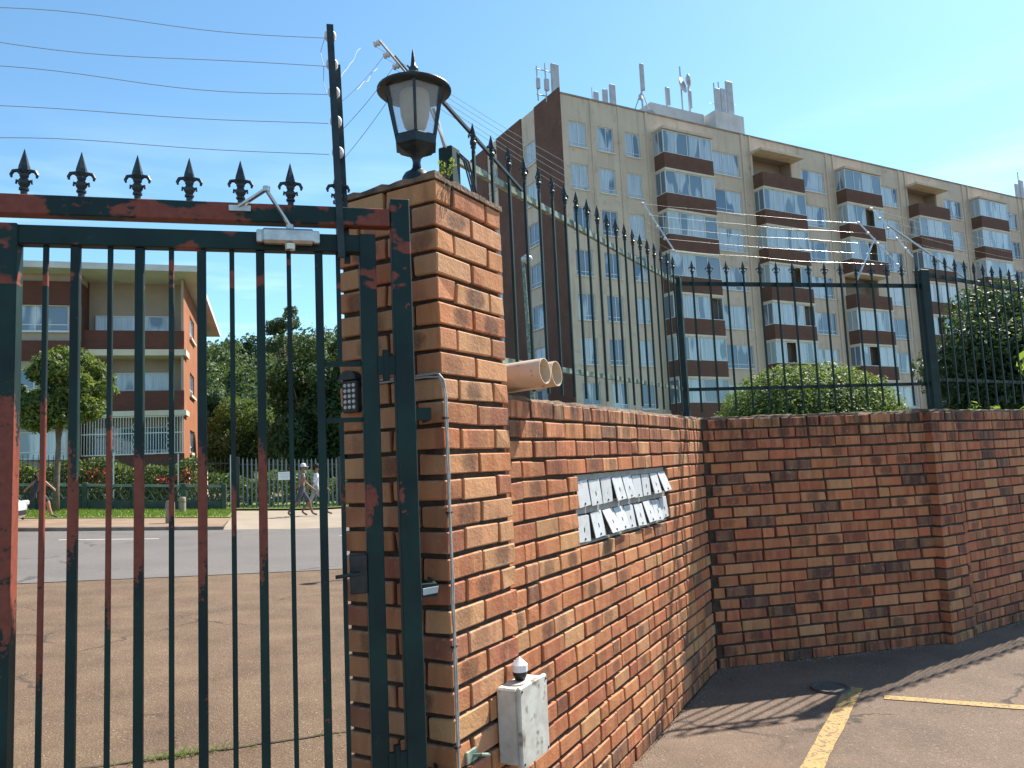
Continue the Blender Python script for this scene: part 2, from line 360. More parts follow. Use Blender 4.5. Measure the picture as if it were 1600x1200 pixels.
# ------------------------------------------------------------------ ground
A_ST = 72.3                                       # bearing of the street
FS = frame(A_ST, (0, 0))                           # street frame: x=u along street, y=v across it
def zg(u):
    t = 1.5 - u
    z = .06 * (t if t > 4 else math.log1p(math.exp(t * 2.2)) / 2.2)
    return z if z < 3.0 else 3.0 + (z - 3.0) * .15
def strip(us, vs, dz, name, m, parent=None):
    mb = MB(); n = len(vs)
    for u in us:
        for v in vs: mb.v.append((u, v, zg(u) + dz))
    for i in range(len(us) - 1):
        for j in range(n - 1):
            mb.f.append((i * n + j, (i + 1) * n + j, (i + 1) * n + j + 1, i * n + j + 1))
    o = mb.build(name, m, parent); o.matrix_world = FS if parent is None else Matrix.Identity(4); return o
us_all = [-3000, -800, -300, -120, -70, -45] + [-36 + 2 * i for i in range(15)] + [-6 + .5 * i for i in range(20)] + [4 + 2 * i for i in range(10)] + [30, 60, 120, 300, 800, 3000]
struct(strip(us_all, [-3000, -600, -150, -50, -20, -8, 0, 6, 12, 20, 30, 45, 70, 150, 600, 3000], -.012, 'ground', SOIL))
us_d = [-36 + 1.5 * i for i in range(18)] + [-9 + .5 * i for i in range(26)] + [5, 8, 12, 20, 40]
def vnear(u): return 12.15 + (u + 3.25) * .165 if u > -8 else 11.37
# driveway between the gate and the road, its mouth curving along the road edge
mb = MB(); nv = 14
for u in us_d:
    for j in range(nv):
        mb.v.append((u, -6 + (vnear(u) + .25 + 6) * j / (nv - 1), zg(u) - .004))
for i in range(len(us_d) - 1):
    for j in range(nv - 1): mb.f.append((i * nv + j, (i + 1) * nv + j, (i + 1) * nv + j + 1, i * nv + j + 1))
o = mb.build('driveway', DRIVE); o.matrix_world = FS; struct(o)
us_r = [-160, -100, -60] + us_d + [80, 160]
mb = MB()
for u in us_r:
    mb.v += [(u, vnear(u), zg(u) + .004), (u, 17, zg(u) + .03), (u, 22.25, zg(u) + .004)]
for i in range(len(us_r) - 1):
    for j in range(2): mb.f.append((i * 3 + j, i * 3 + 3 + j, i * 3 + 4 + j, i * 3 + 1 + j))
o = mb.build('road', ROADM); o.matrix_world = FS; struct(o)
for u0 in (-16.4, -10.4, -4.4, 1.6):
    us_l = [u0 + .5 * i for i in range(5)]
    mb = MB()
    for u in us_l: mb.v += [(u, 19.15, zg(u) + .026), (u, 19.27, zg(u) + .026)]
    for i in range(4): mb.f.append((2 * i, 2 * i + 2, 2 * i + 3, 2 * i + 1))
    o = mb.build('road_marking', WLINE); o.matrix_world = FS; struct(o)
# far kerb, pavement, apron, verge
KB = .11
us_k = [u for u in us_r if u <= -1.2]
if us_k[-1] < -1.2: us_k.append(-1.2)
mb = MB()
for u in us_k: mb.v += [(u, 22.25, zg(u) - .02), (u, 22.25, zg(u) + KB - .02), (u, 22.28, zg(u) + KB), (u, 22.42, zg(u) + KB), (u, 22.42, zg(u) - .02)]
for i in range(len(us_k) - 1):
    for j in range(4): mb.f.append((i * 5 + j, i * 5 + 5 + j, i * 5 + 6 + j, i * 5 + 1 + j))
o = mb.build('kerb', KERBM); o.matrix_world = FS; struct(o)
struct(strip(us_k, [22.42, 24, 26.2], KB - .004, 'pavement', PAVE))
mb = MB(); us_a = [-1.2 + .5 * i for i in range(20)] + [12, 20, 40]
for u in us_a: mb.v += [(u, 22.25, zg(u) + .008), (u, 23.2, zg(u) + .05), (u, 26.2, zg(u) + .09), (u, 33.0, zg(u) + .09)]
for i in range(len(us_a) - 1):
    for j in range(3): mb.f.append((i * 4 + j, i * 4 + 4 + j, i * 4 + 5 + j, i * 4 + 1 + j))
o = mb.build('concrete_apron', CONC); o.matrix_world = FS; struct(o)
struct(strip(us_k, [26.2, 28, 30, 31.4], KB + .02, 'grass_verge', LAWN))
struct(strip([-160, -100, -60] + us_d, [31.4, 33.2, 40.8], KB + .05, 'garden_bed', LAWN))
# inner yard, flat
mb = MB()
gx = [(-6, -8), (-2.2, 1.95), (-.64, 2.35), (-.24, 2.62), (-.02, 3.02), (1.447, 5.954), (3.456, 6.424), (9.0, 9.95), (30, 22), (40, -20), (-6, -20)]
bm = bmesh.new(); bm.faces.new([bm.verts.new((x, y, 0)) for x, y in gx][::-1])
un = FS.to_3x3() @ Vector((1, 0, 0))
for i in range(48): bmesh.ops.bisect_plane(bm, geom=bm.verts[:] + bm.edges[:] + bm.faces[:], plane_co=un * (-8 + .25 * i), plane_no=un)
for v in bm.verts: v.co.z = zg(v.co.dot(un)) + .006
me = bpy.data.meshes.new('yard'); bm.to_mesh(me); bm.free(); me.materials.append(ASPH_Y); struct(link('yard', me))
def ground_line(name, p0, p1, wd, m, z=.0100, n=24, jit=.004):
    p0 = Vector(p0); p1 = Vector(p1); d = (p1 - p0).normalized(); s_ = Vector((-d.y, d.x)); mb = MB(); rr = random.Random(3)
    for i in range(n + 1):
        p = p0.lerp(p1, i / n)
        a = p + s_ * (wd / 2 + rr.uniform(-jit, jit)); b = p - s_ * (wd / 2 + rr.uniform(-jit, jit))
        mb.v += [(a.x, a.y, z + zg(a.x * .953 + a.y * .304)), (b.x, b.y, z + zg(b.x * .953 + b.y * .304))]
    for i in range(n): mb.f.append((2 * i, 2 * i + 1, 2 * i + 3, 2 * i + 2))
    return struct(mb.build(name, m))
ground_line('parking_line', (1.05, 3.45), (2.21, 5.36), .105, YELLOW)
ground_line('parking_line', (2.30, 5.13), (4.6, 4.10), .085, YELLOW, z=.0105)
mb = MB(); mb.lathe([(.001, .016), (.10, .016), (.105, .022), (.125, .022), (.13, .006)], 24, (2.05, 5.36))
tag(mb.build('drain_cover', noisy('cover_iron', (.06, .055, .05), (.10, .09, .08), 40, .8, bump=.4)), 'small round metal drain cover in the shade at the yellow line', 'drain cover')
# seam in the driveway with weeds along it
mb = MB(); rr = random.Random(5)
for i in range(30):
    t = i / 29; x = -2.6 + 2.1 * t; y = 3.98 + 1.08 * t + rr.uniform(-.012, .012); wq = rr.uniform(.006, .014)
    q = FS.inverted() @ Vector((x, y, 0)); z = zg(q.x) + .002
    mb.v += [(x, y - wq, z), (x, y + wq, z)]
for i in range(29): mb.f.append((2 * i, 2 * i + 2, 2 * i + 3, 2 * i + 1))
struct(mb.build('driveway_seam', mat('dark_seam', (.05, .035, .022), .95)))

# ------------------------------------------------------------------ bricks
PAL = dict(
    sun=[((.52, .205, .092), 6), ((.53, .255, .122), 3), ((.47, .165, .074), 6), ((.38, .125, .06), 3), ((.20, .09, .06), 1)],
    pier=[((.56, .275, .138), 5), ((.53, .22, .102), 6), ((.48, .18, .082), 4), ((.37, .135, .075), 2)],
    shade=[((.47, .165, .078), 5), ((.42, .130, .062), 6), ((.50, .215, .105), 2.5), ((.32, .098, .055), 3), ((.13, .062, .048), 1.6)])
def pick(pal, rr):
    t = rr.uniform(0, sum(w_ for _, w_ in PAL[pal])); a = 0
    for c, w_ in PAL[pal]:
        a += w_
        if t <= a: break
    k = rr.uniform(.86, 1.14)
    return tuple(min(1, x * k * rr.uniform(.95, 1.05)) for x in c) + (1,)
BM = {}
def brick_mesh(l, d, h, var):
    key = (round(l, 3), round(d, 3), round(h, 3), var)
    if key in BM: return BM[key]
    rr = random.Random(hash(key) % 9999)
    bm = bmesh.new(); bmesh.ops.create_cube(bm, size=1, matrix=Matrix.Diagonal((l, d, h, 1)))
    for v in bm.verts: v.co += Vector((rr.uniform(-.0025, .0025), rr.uniform(-.0012, .0012), rr.uniform(-.0025, .0025)))
    bmesh.ops.bevel(bm, geom=bm.edges[:], offset=rr.uniform(.0028, .005), segments=1, affect='EDGES')
    for v in bm.verts: v.co += Vector((rr.uniform(-.0011, .0011), rr.uniform(-.0007, .0007), rr.uniform(-.0011, .0011)))
    for _ in range(rr.choice((0, 0, 1, 1, 2))):      # chipped corners
        c = Vector((rr.choice((-1, 1)) * l / 2, rr.choice((-1, 1)) * d / 2, rr.choice((-1, 1)) * h / 2)); q = rr.uniform(.05, .13)
        for v in bm.verts:
            if (v.co - c).length < .012: v.co.x += -math.copysign(.05, c.x) * q; v.co.z += -math.copysign(.03, c.z) * q; v.co.y += -math.copysign(.02, c.y) * q
    me = bpy.data.meshes.new('brick'); bm.to_mesh(me); bm.free(); me.materials.append(BRICK)
    BM[key] = me; return me
def put_brick(parent, x0, x1, y0, y1, z0, z1, pal, rr, axis='x', dirt=.12):
    if axis == 'x': me = brick_mesh(x1 - x0, y1 - y0, z1 - z0, rr.randrange(14)); rz = 0
    else: me = brick_mesh(y1 - y0, x1 - x0, z1 - z0, rr.randrange(14)); rz = math.pi / 2
    o = link('brick', me, parent, ((x0 + x1) / 2, (y0 + y1) / 2, (z0 + z1) / 2 + rr.uniform(-.0015, .0015)))
    o.rotation_euler = (rr.uniform(-.008, .008), rr.uniform(-.008, .008), rz + rr.uniform(-.008, .008))
    o.color = pick(pal, rr)[:3] + (dirt,)
    return o
COURSE = 1.885 / 22; BH = .0705; JT = .013; BL = .222
def brick_face(parent, x0, x1, ncourse, pal, seed, y0=0.0, depth=.102, tooth=False, hole=None, z0=0.0, course=COURSE, startoff=0):
    rr = random.Random(seed)
    for c in range(ncourse):
        za = z0 + c * course + (course - BH) / 2; zb = za + BH
        x = x0 - (BL + JT) * ((c + startoff) % 2) * .5 - rr.uniform(0, .02)
        lo = x0 + (.05 if tooth and c % 2 else 0.0)
        while x < x1 - .02:
            ln = BL if rr.random() > .10 else BL * .5 - JT / 2
            a, b = max(x, lo), min(x + ln, x1)
            segs = [(a, b)]
            if hole and zb > hole[2] and za < hole[3]:
                segs = []
                if a < hole[0]: segs.append((a, min(b, hole[0])))
                if b > hole[1]: segs.append((max(a, hole[1]), b))
            for a_, b_ in segs:
                if b_ - a_ > .032:
                    pr = rr.uniform(-.003, .003)
                    put_brick(parent, round(a_, 2), round(b_, 2), y0 + pr, y0 + depth + pr, za, zb, pal, rr, 'x', (.85 if c == ncourse - 1 else .6 if c == ncourse - 2 else .4 if c == ncourse - 3 else .75 if c == 0 else .45 if c == 1 else .12))
            x += ln + JT

# pillar (K corner) -------------------------------------------------
K = (-.2404, 2.62); FP = frame(29, K)
pil = thing('brick_pillar', 'tall face-brick gate pillar carrying the black lantern', 'pillar', FP)
PW = .46; PC = .0877; NP = 30
MB().box(.017, PW - .017, .017, PW - .017, -.05, NP * PC - .004).build('mortar', MORTAR, pil)
rr = random.Random(11); BD = .104
for c in range(NP):
    za = c * PC + .008; zb = za + .0725
    if c % 2 == 0:
        for y in (0, PW - BD):
            m_ = PW / 2 + rr.uniform(-.006, .006)
            put_brick(pil, 0, m_ - .007, y, y + BD, za, zb, 'pier', rr); put_brick(pil, m_ + .007, PW, y, y + BD, za, zb, 'pier', rr)
        for x in (0, PW - BD): put_brick(pil, x, x + BD, BD + .014, PW - BD - .014, za, zb, 'pier', rr, 'y')
    else:
        for x in (0, PW - BD):
            m_ = PW / 2 + rr.uniform(-.006, .006)
            put_brick(pil, x, x + BD, 0, m_ - .007, za, zb, 'pier', rr, 'y'); put_brick(pil, x, x + BD, m_ + .007, PW, za, zb, 'pier', rr, 'y')
        for y in (0, PW - BD): put_brick(pil, BD + .014, PW - BD - .014, y, y + BD, za, zb, 'pier', rr)
# crumbling mortar capping
bm = bmesh.new(); bmesh.ops.create_grid(bm, x_segments=14, y_segments=14, size=.5)
rr = random.Random(2)
for v in bm.verts:
    x, y = v.co.x, v.co.y; e = max(abs(x), abs(y)) * 2
    v.co = Vector((PW / 2 + x * (PW + .012), PW / 2 + y * (PW + .012), NP * PC + .018 + .035 * (1 - e ** 2) + rr.uniform(-.004, .004) * (1 if e < .95 else 1.6)))
ext = bmesh.ops.extrude_face_region(bm, geom=bm.faces[:])
for v in [g for g in ext['geom'] if isinstance(g, bmesh.types.BMVert)]: v.co.z = NP * PC - .002
bmesh.ops.recalc_face_normals(bm, faces=bm.faces[:])
me = bpy.data.meshes.new('mortar_cap'); bm.to_mesh(me); bm.free(); me.materials.append(CAPM); link('mortar_cap', me, pil)

# walls ---------------------------------------------------------------
CW = (1.447, 5.954)
def cap(parent, x0, x1, y0, y1, z, seed):
    mb = MB(); n = max(4, int((x1 - x0) / .06)); rr = random.Random(seed)
    for i in range(n + 1):
        x = x0 + (x1 - x0) * i / n
        mb.v += [(x, y0 + rr.uniform(0, .012), z - .006), (x, y0 + .006 + rr.uniform(0, .015), z + rr.uniform(.004, .016)), (x, (y0 + y1) / 2, z + rr.uniform(.012, .024)), (x, y1, z + .004), (x, y1, z - .006)]
    for i in range(n):
        for j in range(4): mb.f.append((i * 5 + j, i * 5 + 5 + j, i * 5 + 6 + j, i * 5 + 1 + j))
    mb.f.append((0, 1, 2, 3, 4)); mb.f.append(tuple(n * 5 + j for j in range(5))[::-1])
    return mb.build('mortar_cap', CAPM, parent)
AL = 27.5; FL = frame(AL, CW)
HOLE = (-2.49, -.985, 14 * COURSE - .004, 18 * COURSE + .004)
WT = 22 * COURSE
wl = thing('brick_wall', 'sunlit orange face-brick wall with letterboxes let into it', 'wall', FL)
mb = MB(); XL = -3.30
mb.box(XL, HOLE[0], .019, .22, -.05, WT).box(HOLE[1], .10, .019, .22, -.05, WT)
mb.box(HOLE[0], HOLE[1], .019, .22, -.05, HOLE[2]).box(HOLE[0], HOLE[1], .019, .22, HOLE[3], WT).box(HOLE[0], HOLE[1], .19, .22, HOLE[2], HOLE[3])
mb.build('mortar', MORTAR, wl)
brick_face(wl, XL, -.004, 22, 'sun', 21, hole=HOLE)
cap(wl, XL, .05, .002, .22, WT, 1)
AM = 76.8; FM = frame(AM, CW); ML = 2.02
wm = thing('brick_wall', 'shaded middle stretch of brick wall between the corner and the pier', 'wall', FM)
MB().box(0.0, ML + .1, .019, .22, -.05, WT).build('mortar', MORTAR, wm)
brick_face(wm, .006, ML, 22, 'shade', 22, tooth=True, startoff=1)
cap(wm, 0, ML + .1, .002, .22, WT, 2)
C3 = (3.456, 6.424); A3 = 57.5; F3 = frame(A3, C3)
wp = thing('brick_pier', 'narrow projecting brick pier where the shaded wall bends', 'pier', F3)
MB().box(-.03, .325, -.035, .2, -.05, WT + .004).build('mortar', MORTAR, wp)
brick_face(wp, -.045, .34, 22, 'shade', 24, y0=-.05, startoff=1)
cap(wp, -.04, .335, -.046, .22, WT + .005, 5)
w3 = thing('brick_wall', 'far shaded stretch of brick wall running off behind the pier to the right', 'wall', F3)
MB().box(.325, 3.6, .019, .22, -.05, WT).build('mortar', MORTAR, w3)
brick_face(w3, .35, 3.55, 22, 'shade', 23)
cap(w3, .33, 3.6, .002, .22, WT, 3)

# ------------------------------------------------------------------ letterboxes
lb = thing('letterbox_bank', 'two rows of white metal letterboxes set into the sunlit brick wall', 'letterboxes', FL @ Matrix.Translation((HOLE[0], 0, HOLE[2])))
LBW = HOLE[1] - HOLE[0]; LBH = HOLE[3] - HOLE[2]
mb = MB(); t = .004
mb.box(.004, LBW - .004, .15, .155, .004, LBH - .004)
for z, hh in ((.004, .012), (LBH / 2 - .020, .040), (LBH - .034, .030)): mb.box(.004, LBW - .004, .024, .15, z, z + hh)
for i in range(10):
    x = .004 + (LBW - .014) * i / 9; mb.box(x, x + .012, .038, .15, .016, LBH - .034)
mb.build('carcass', noisy('letterbox_inside', (.36, .35, .33), (.26, .25, .22), 20, .6), lb)
rr = random.Random(31); pitch = LBW / 9
fw_, fh = pitch * .88, LBH / 2 - .046
fm = MB().cbox(0, fw_, -.004, 0, -fh, 0, .0012).mesh('flap', WHITEP)
MARK = mat('number_mark', (.03, .03, .03), .6); SLOT = mat('keyhole', (.05, .045, .04), .4, .5)
tilt = [[.10, .10, .06, .22, .20, .10, .08, .22, .34], [.06, .18, .42, .30, .14, .22, .30, .24, .10]]
for row in range(2):
    for i in range(9):
        f = link('flap', fm, lb, (i * pitch + .012, .022, LBH - .036 - row * (LBH / 2 - .012)))
        f.rotation_euler = (-tilt[row][i] * 1.0, rr.uniform(-.05, .05), 0)
        if rr.random() > .15:
            n_ = MB(); cx = fw_ * .5
            n_.box(cx - .004, cx - .001, -.0052, -.0042, -fh * .55 - .012, -fh * .55 + .012)
            n_.box(cx + .002, cx + .006, -.0052, -.0042, -fh * .55 - .008, -fh * .55 + .010)
            n_.build('number_mark', MARK, f)
        MB().lathe([(.0001, 0), (.006, 0), (.006, .004), (.0001, .004)], 8).build('keyhole', SLOT, f).matrix_local = Matrix.Translation((fw_ * .5, -.0042, -fh + .014)) @ Matrix.Rotation(R(90), 4, 'X')

# ------------------------------------------------------------------ steel fences with spear heads
def finial_mesh(m):
    mb = MB()
    mb.lathe([(.0095, -.01), (.0095, .012), (.014, .015), (.014, .021), (.010, .024), (.016, .034), (.017, .042), (.010, .052), (.013, .058), (.013, .063), (.009, .066)], 10)
    mb.lathe([(.009, .066), (.0165, .076), (.0150, .088), (.0008, .142)], 6, rot=.3)
    for sgn in (-1, 1):
        mb.tube([(sgn * .006, 0, .064), (sgn * .017, 0, .075), (sgn * .029, 0, .073), (sgn * .035, 0, .062), (sgn * .033, 0, .053)], [.006, .0065, .006, .005, .003], 6)
        mb.tube([(sgn * .010, 0, .040), (sgn * .020, 0, .044), (sgn * .021, 0, .034)], [.005, .005, .003], 6)
    return mb.mesh('finial', m)
FIN = finial_mesh(IRON)
def fence(parent, xs, y, zt, zl, zb, x0, x1, rail_m, low_m, fs=.88, bw=.0125):
    MB().bar((x0, y, zt(x0)), (x1, y, zt(x1)), .022, .032).build('rail', rail_m, parent)
    MB().bar((x0, y, zl(x0)), (x1, y, zl(x1)), .018, .026).build('rail', low_m, parent)
    for x in xs:
        t_ = zt(x) + .065
        b = MB().box(x - bw / 2, x + bw / 2, y - .024 - bw / 2, y - .024 + bw / 2, zb, t_).build('bar', FPAINT, parent)
        f = link('finial', FIN, b, (x, y - .024, t_)); f.scale = (fs, fs, fs); f.rotation_euler.z = random.uniform(-.25, .25)
fl = thing('steel_fence', 'dark green spear-topped steel fence above the letterbox wall', 'fence', FL)
fence(fl, [-3.19 + .162 * i for i in range(20)], .13, lambda x: 2.99 + .032 * x, lambda x: 2.135 + .022 * x, 1.945, -3.36, .02, RAILP, RAILP)
MB().cbox(-3.395, -3.33, .09, .155, 1.86, 2.905).build('post', FPAINT, fl)
MB().cbox(.012, .062, .09, .14, 1.86, 3.03).build('post', FPAINT, fl)
fm_ = thing('steel_fence', 'spear-topped steel fence in front of the clipped round bush', 'fence', FM)
fence(fm_, [.08 + .152 * i for i in range(15)], .15, lambda x: 2.99, lambda x: 2.13, 1.945, -.05, 2.27, FPAINT, FPAINT)
MB().cbox(2.24, 2.325, .11, .195, 1.86, 3.13).build('post', FPAINT, fm_)
f3_ = thing('steel_fence', 'spear-topped steel fence above the far wall, in front of the dark tree', 'fence', F3)
fence(f3_, [.40 + .165 * i for i in range(19)], .05, lambda x: 3.09, lambda x: 2.165, 1.95, .32, 3.55, FPAINT, FPAINT)

# ------------------------------------------------------------------ gate
G0 = (-.3517, 2.5); AG = 75; FG = frame(AG, G0)
gf = thing('steel_gateway', 'green and red steel post and spear-topped beam framing the gate', 'gateway', FG)
MB().cbox(-.031, .031, -.031, .031, .0, 2.505, .003).build('post', PAINT, gf)
MB().cbox(-2.3, -.033, -.024, .026, 2.412, 2.472, .003).build('beam', BEAMP, gf)
for x in (-1.883, -1.729, -1.575, -1.421, -1.267, -1.113, -.959, -.803, -.654, -.502, -.349, -.198):
    f = link('finial', FIN, gf, (x, 0, 2.476)); f.rotation_euler.z = random.uniform(-.12, .12)
for z in (1.79, 1.225, .62):
    MB().box(.033, .075, -.012, .012, z - .02, z + .02).box(.075, .083, -.012, .30, z - .02, z + .02).build('bracket', PAINT, gf)
MB().add([(.034, -.036, 1.215), (.034, -.036, 1.235), (.082, -.05, 1.242), (.078, -.05, 1.222), (.034, -.030, 1.215), (.034, -.030, 1.235), (.082, -.044, 1.242), (.078, -.044, 1.222)],
         [(0, 1, 2, 3), (7, 6, 5, 4), (0, 4, 5, 1), (1, 5, 6, 2), (2, 6, 7, 3), (3, 7, 4, 0)]).build('latch_plate', WHITEP, gf)
gt = thing('steel_gate', 'barred steel pedestrian gate with green paint worn to red primer', 'gate', FG)
RT = 2.380
MB().cbox(-2.30, -.083, -.022, .022, RT - .058, RT, .003).build('rail', PAINT, gt)
MB().cbox(-2.25, -.083, -.02, .02, .10, .15, .003).build('rail', PAINT, gt)
MB().cbox(-.136, -.083, -.026, .024, .06, RT + .003, .003).build('stile', PAINT, gt)
MB().cbox(-1.185, -1.119, -.030, .028, .06, RT + .002, .003).build('stile', PAINT, gt)
for x in (-.971, -.795, -.619, -.445, -.265, -1.33, -1.50, -1.67):
    MB().cbox(x - .0125, x + .0125, -.0125, .0125, .15, RT - .058, .002).build('bar', PAINT, gt)
for x in (-1.051, -.877, -.706, -.53, -.358, -1.25, -1.415, -1.585):
    MB().cbox(x - .007, x + .007, -.007, .007, .15, RT - .058, .0015).build('bar', PAINT, gt)
MB().box(-.211, -.197, -.007, .007, 1.965, RT - .058).build('bar', PAINT, gt)
MB().box(-.211, -.197, -.007, .007, .15, 1.77).build('bar', PAINT, gt)
MB().box(-.2525, -.136, -.0065, .0065, 1.95, 1.965).build('cross_bar', PAINT, gt)
MB().box(-.2525, -.136, -.0065, .0065, 1.77, 1.785).build('cross_bar', PAINT, gt)
lk = MB().cbox(-.190, -.137, -.03, .03, 1.235, 1.355, .003).build('lock_box', BLACKP, gt)
MB().tube([(-.165, -.03, 1.30), (-.165, -.06, 1.30), (-.235, -.062, 1.296)], .006, 8).build('handle', BLACKP, lk)
for z in (.72, 1.95): MB().tube([(-.06, -.02, z - .05), (-.06, -.02, z + .05)], .011, 10).box(-.09, -.03, -.026, -.014, z - .03, z + .03).build('hinge', PAINT, gt)
# door closer
dc = thing('door_closer', 'silver door closer with folded arm on the top rail of the gate', 'door closer', FG)
b = MB().cbox(-.437, -.277, -.062, -.0235, 2.336, 2.384, .008).build('body', STEEL, dc)
for x in (-.443, -.271): MB().cbox(x - .010, x + .010, -.05, -.0235, 2.34, 2.38, .003).build('end_cap', STEEL, dc)
MB().lathe([(.0001, 2.318), (.016, 2.318), (.018, 2.336)], 12, (-.352, -.043)).lathe([(.012, 2.384), (.012, 2.398), (.0001, 2.398)], 12, (-.352, -.043)).build('spindle', STEEL, dc)
MB().bar((-.352, -.043, 2.395), (-.42, -.060, 2.502), .016, .007).build('arm', STEEL, dc)
MB().bar((-.42, -.063, 2.506), (-.505, -.032, 2.455), .016, .007).build('arm', STEEL, dc)
MB().lathe([(.0001, -.006), (.011, -.006), (.011, .010), (.0001, .010)], 10).build('knuckle', STEEL, dc).location = (-.42, -.062, 2.504)
MB().box(-.535, -.470, -.034, -.0255, 2.442, 2.460).build('bracket', STEEL, dc)

# ------------------------------------------------------------------ electric fencing
def insulator(parent, p, d=(0, 1, 0), r=.017, h=.026):
    p = Vector(p); d = Vector(d).normalized(); q = d.to_track_quat('Z', 'Y').to_matrix().to_4x4()
    o = MB().lathe([(.0001, -h / 2), (r * .7, -h / 2), (r, -h / 4), (r * .55, 0), (r, h / 4), (r * .7, h / 2), (.0001, h / 2)], 14).build('insulator', PORC, parent, True)
    o.matrix_local = Matrix.Translation(p) @ q
def wire(parent, p0, p1, sag=.0, r=.0011, wob=.0, m=WIRE, seed=0, n=16):
    p0 = Vector(p0); p1 = Vector(p1); rr = random.Random(seed); pts = []
    w_ = [rr.uniform(-1, 1) for _ in range(8)]
    for i in range(n + 1):
        t_ = i / n; p = p0.lerp(p1, t_); p.z -= sag * 4 * t_ * (1 - t_)
        p.z += wob * math.sin(math.pi * t_) * sum(w_[k] * math.sin((k + 2) * math.pi * t_ + w_[-1 - k]) for k in range(4)) * .5
        pts.append(p)
    return MB().tube(pts, r, 5).build('wire', m, parent)
e1 = thing('electric_fence', 'electric fence post with five round insulators and wires above the gate', 'electric fence', FG)
MB().bar((-.214, -.028, 3.092), (-.193, -.028, 2.30), .022, .012).build('post', IRON, e1)
MB().bar((-.190, .035, 2.985), (-.172, .035, 2.30), .02, .02).build('post', IRON, e1)
zs = [3.063, 2.964, 2.866, 2.766, 2.660]
for i, z in enumerate(zs):
    insulator(e1, (-.2125 + .004 * i, -.010, z), (0, 1, 0), .0195, .03)
    wire(e1, (-.225, -.010, z - .008), (-2.9, -.010, z - .03 + .006 * i), .012, .0011, .034, WIRE, 40 + i, 40)
MB().tube([(-.232, -.012, 3.05), (-.246, -.012, 3.0), (-.236, -.012, 2.955), (-.238, -.012, 2.90), (-.230, -.012, 2.865)], .0011, 5).build('jumper_wire', WIRE, e1)
# run along the letterbox wall and the middle wall
def arm(parent, base, top, side, m=GALV, n=5, wd=.012, ins=.013):
    base = Vector(base); top = Vector(top)
    MB().bar(base, top, wd, wd).build('arm', m, parent)
    pts = []
    for i in range(n):
        p = top.lerp(base, .04 + .80 * i / (n - 1)); q = p + Vector(side) * .02
        insulator(parent, q, side, ins, .024); pts.append(p + Vector(side) * .034)
    return pts
e2 = thing('electric_fence', 'electric fence arms and wires leaning out over the spear-topped fence', 'electric fence')
def on(Fm, x, y, z): return Fm @ Vector((x, y, z))
vx = FM.to_3x3() @ Vector((1, 0, 0)); vy = FM.to_3x3() @ Vector((0, 1, 0))
pa = arm(e2, (-.29, 2.90, 3.075), (-.438, 2.72, 3.209), (-.8, 0, -.3), STEEL, 5, .008, .012)
for dx, dz, q in ((.014, -.006, .75), (.026, .0, .55), (-.010, -.016, .5)):
    MB().bar((-.29 + dx, 2.90, 3.075 + dz), (-.29 + dx - .148 * q, 2.90 - .18 * q, 3.075 + dz + .134 * q), .005).build('rod', IRON, e2)
MB().bar(on(FL, -3.36, .125, 2.85), (-.262, 2.95, 3.045), .012).build('strut', GALV, e2)
MB().bar(on(FL, -3.37, .11, 2.86), (-.285, 2.93, 3.06), .008).build('strut', GALV, e2)
MB().bar((-.27, 2.92, 3.115), on(FL, -2.75, .10, 2.91), .013).build('brace', IRON, e2)
pb = arm(e2, on(FM, .00, .15, 3.18), on(FM, -.235, .30, 3.72), (-.7, -.2, .1))
pc_ = arm(e2, on(FM, 2.12, .15, 3.10), on(FM, 1.80, .30, 3.61), (-.6, -.3, 0))
MB().bar(on(FM, 1.92, .25, 3.44), on(FM, 1.60, .14, 3.01), .012).build('brace', GALV, e2)
pd_ = arm(e2, on(F3, .20, .10, 3.25), on(FM, 2.03, .40, 3.78), (-.6, -.3, 0))
MB().bar(on(FM, 2.14, .34, 3.60), on(F3, 1.0, .05, 3.10), .014).build('brace', GALV, e2)
for i in range(5):
    wire(e2, pa[i], pb[i], .03, .0011, .01, WIRE, 60 + i)
    wire(e2, pb[i], pc_[i], .015, .0009, .008, BWIRE, 70 + i)
    wire(e2, pd_[i], Vector(pd_[i]) + (F3.to_3x3() @ Vector((4.5, .1, 0))), .02, .0011, .008, WIRE, 80 + i)
gp = [FG @ Vector((-.178, .05, z)) for z in zs]
for i in (2, 3, 4): wire(e2, gp[i], pa[i - 1], .01, .0010, 0, WIRE, 90 + i)
wire(e2, gp[1] + Vector((0, 0, -.01)), Vector(pa[0]) + Vector((-.05, 0, -.01)), .0, .0013, .012, BWIRE, 97)
wire(e2, gp[2] + Vector((.05, .02, .05)), Vector(pa[2]) + Vector((-.06, 0, 0)), .0, .0013, .012, BWIRE, 98)
for k_, (dx, dz) in enumerate(((0, 0), (.02, .01), (-.02, .0))):
    MB().tube([on(FL, -3.36 + dx, .10, 2.90), on(FL, -3.30 + dx, .08, 2.86 + dz), on(FL, -3.22 + dx, .07, 2.66), on(FL, -3.20 + dx, .09, 2.40)], .0035, 6).build('cable', BLACKP, e2)

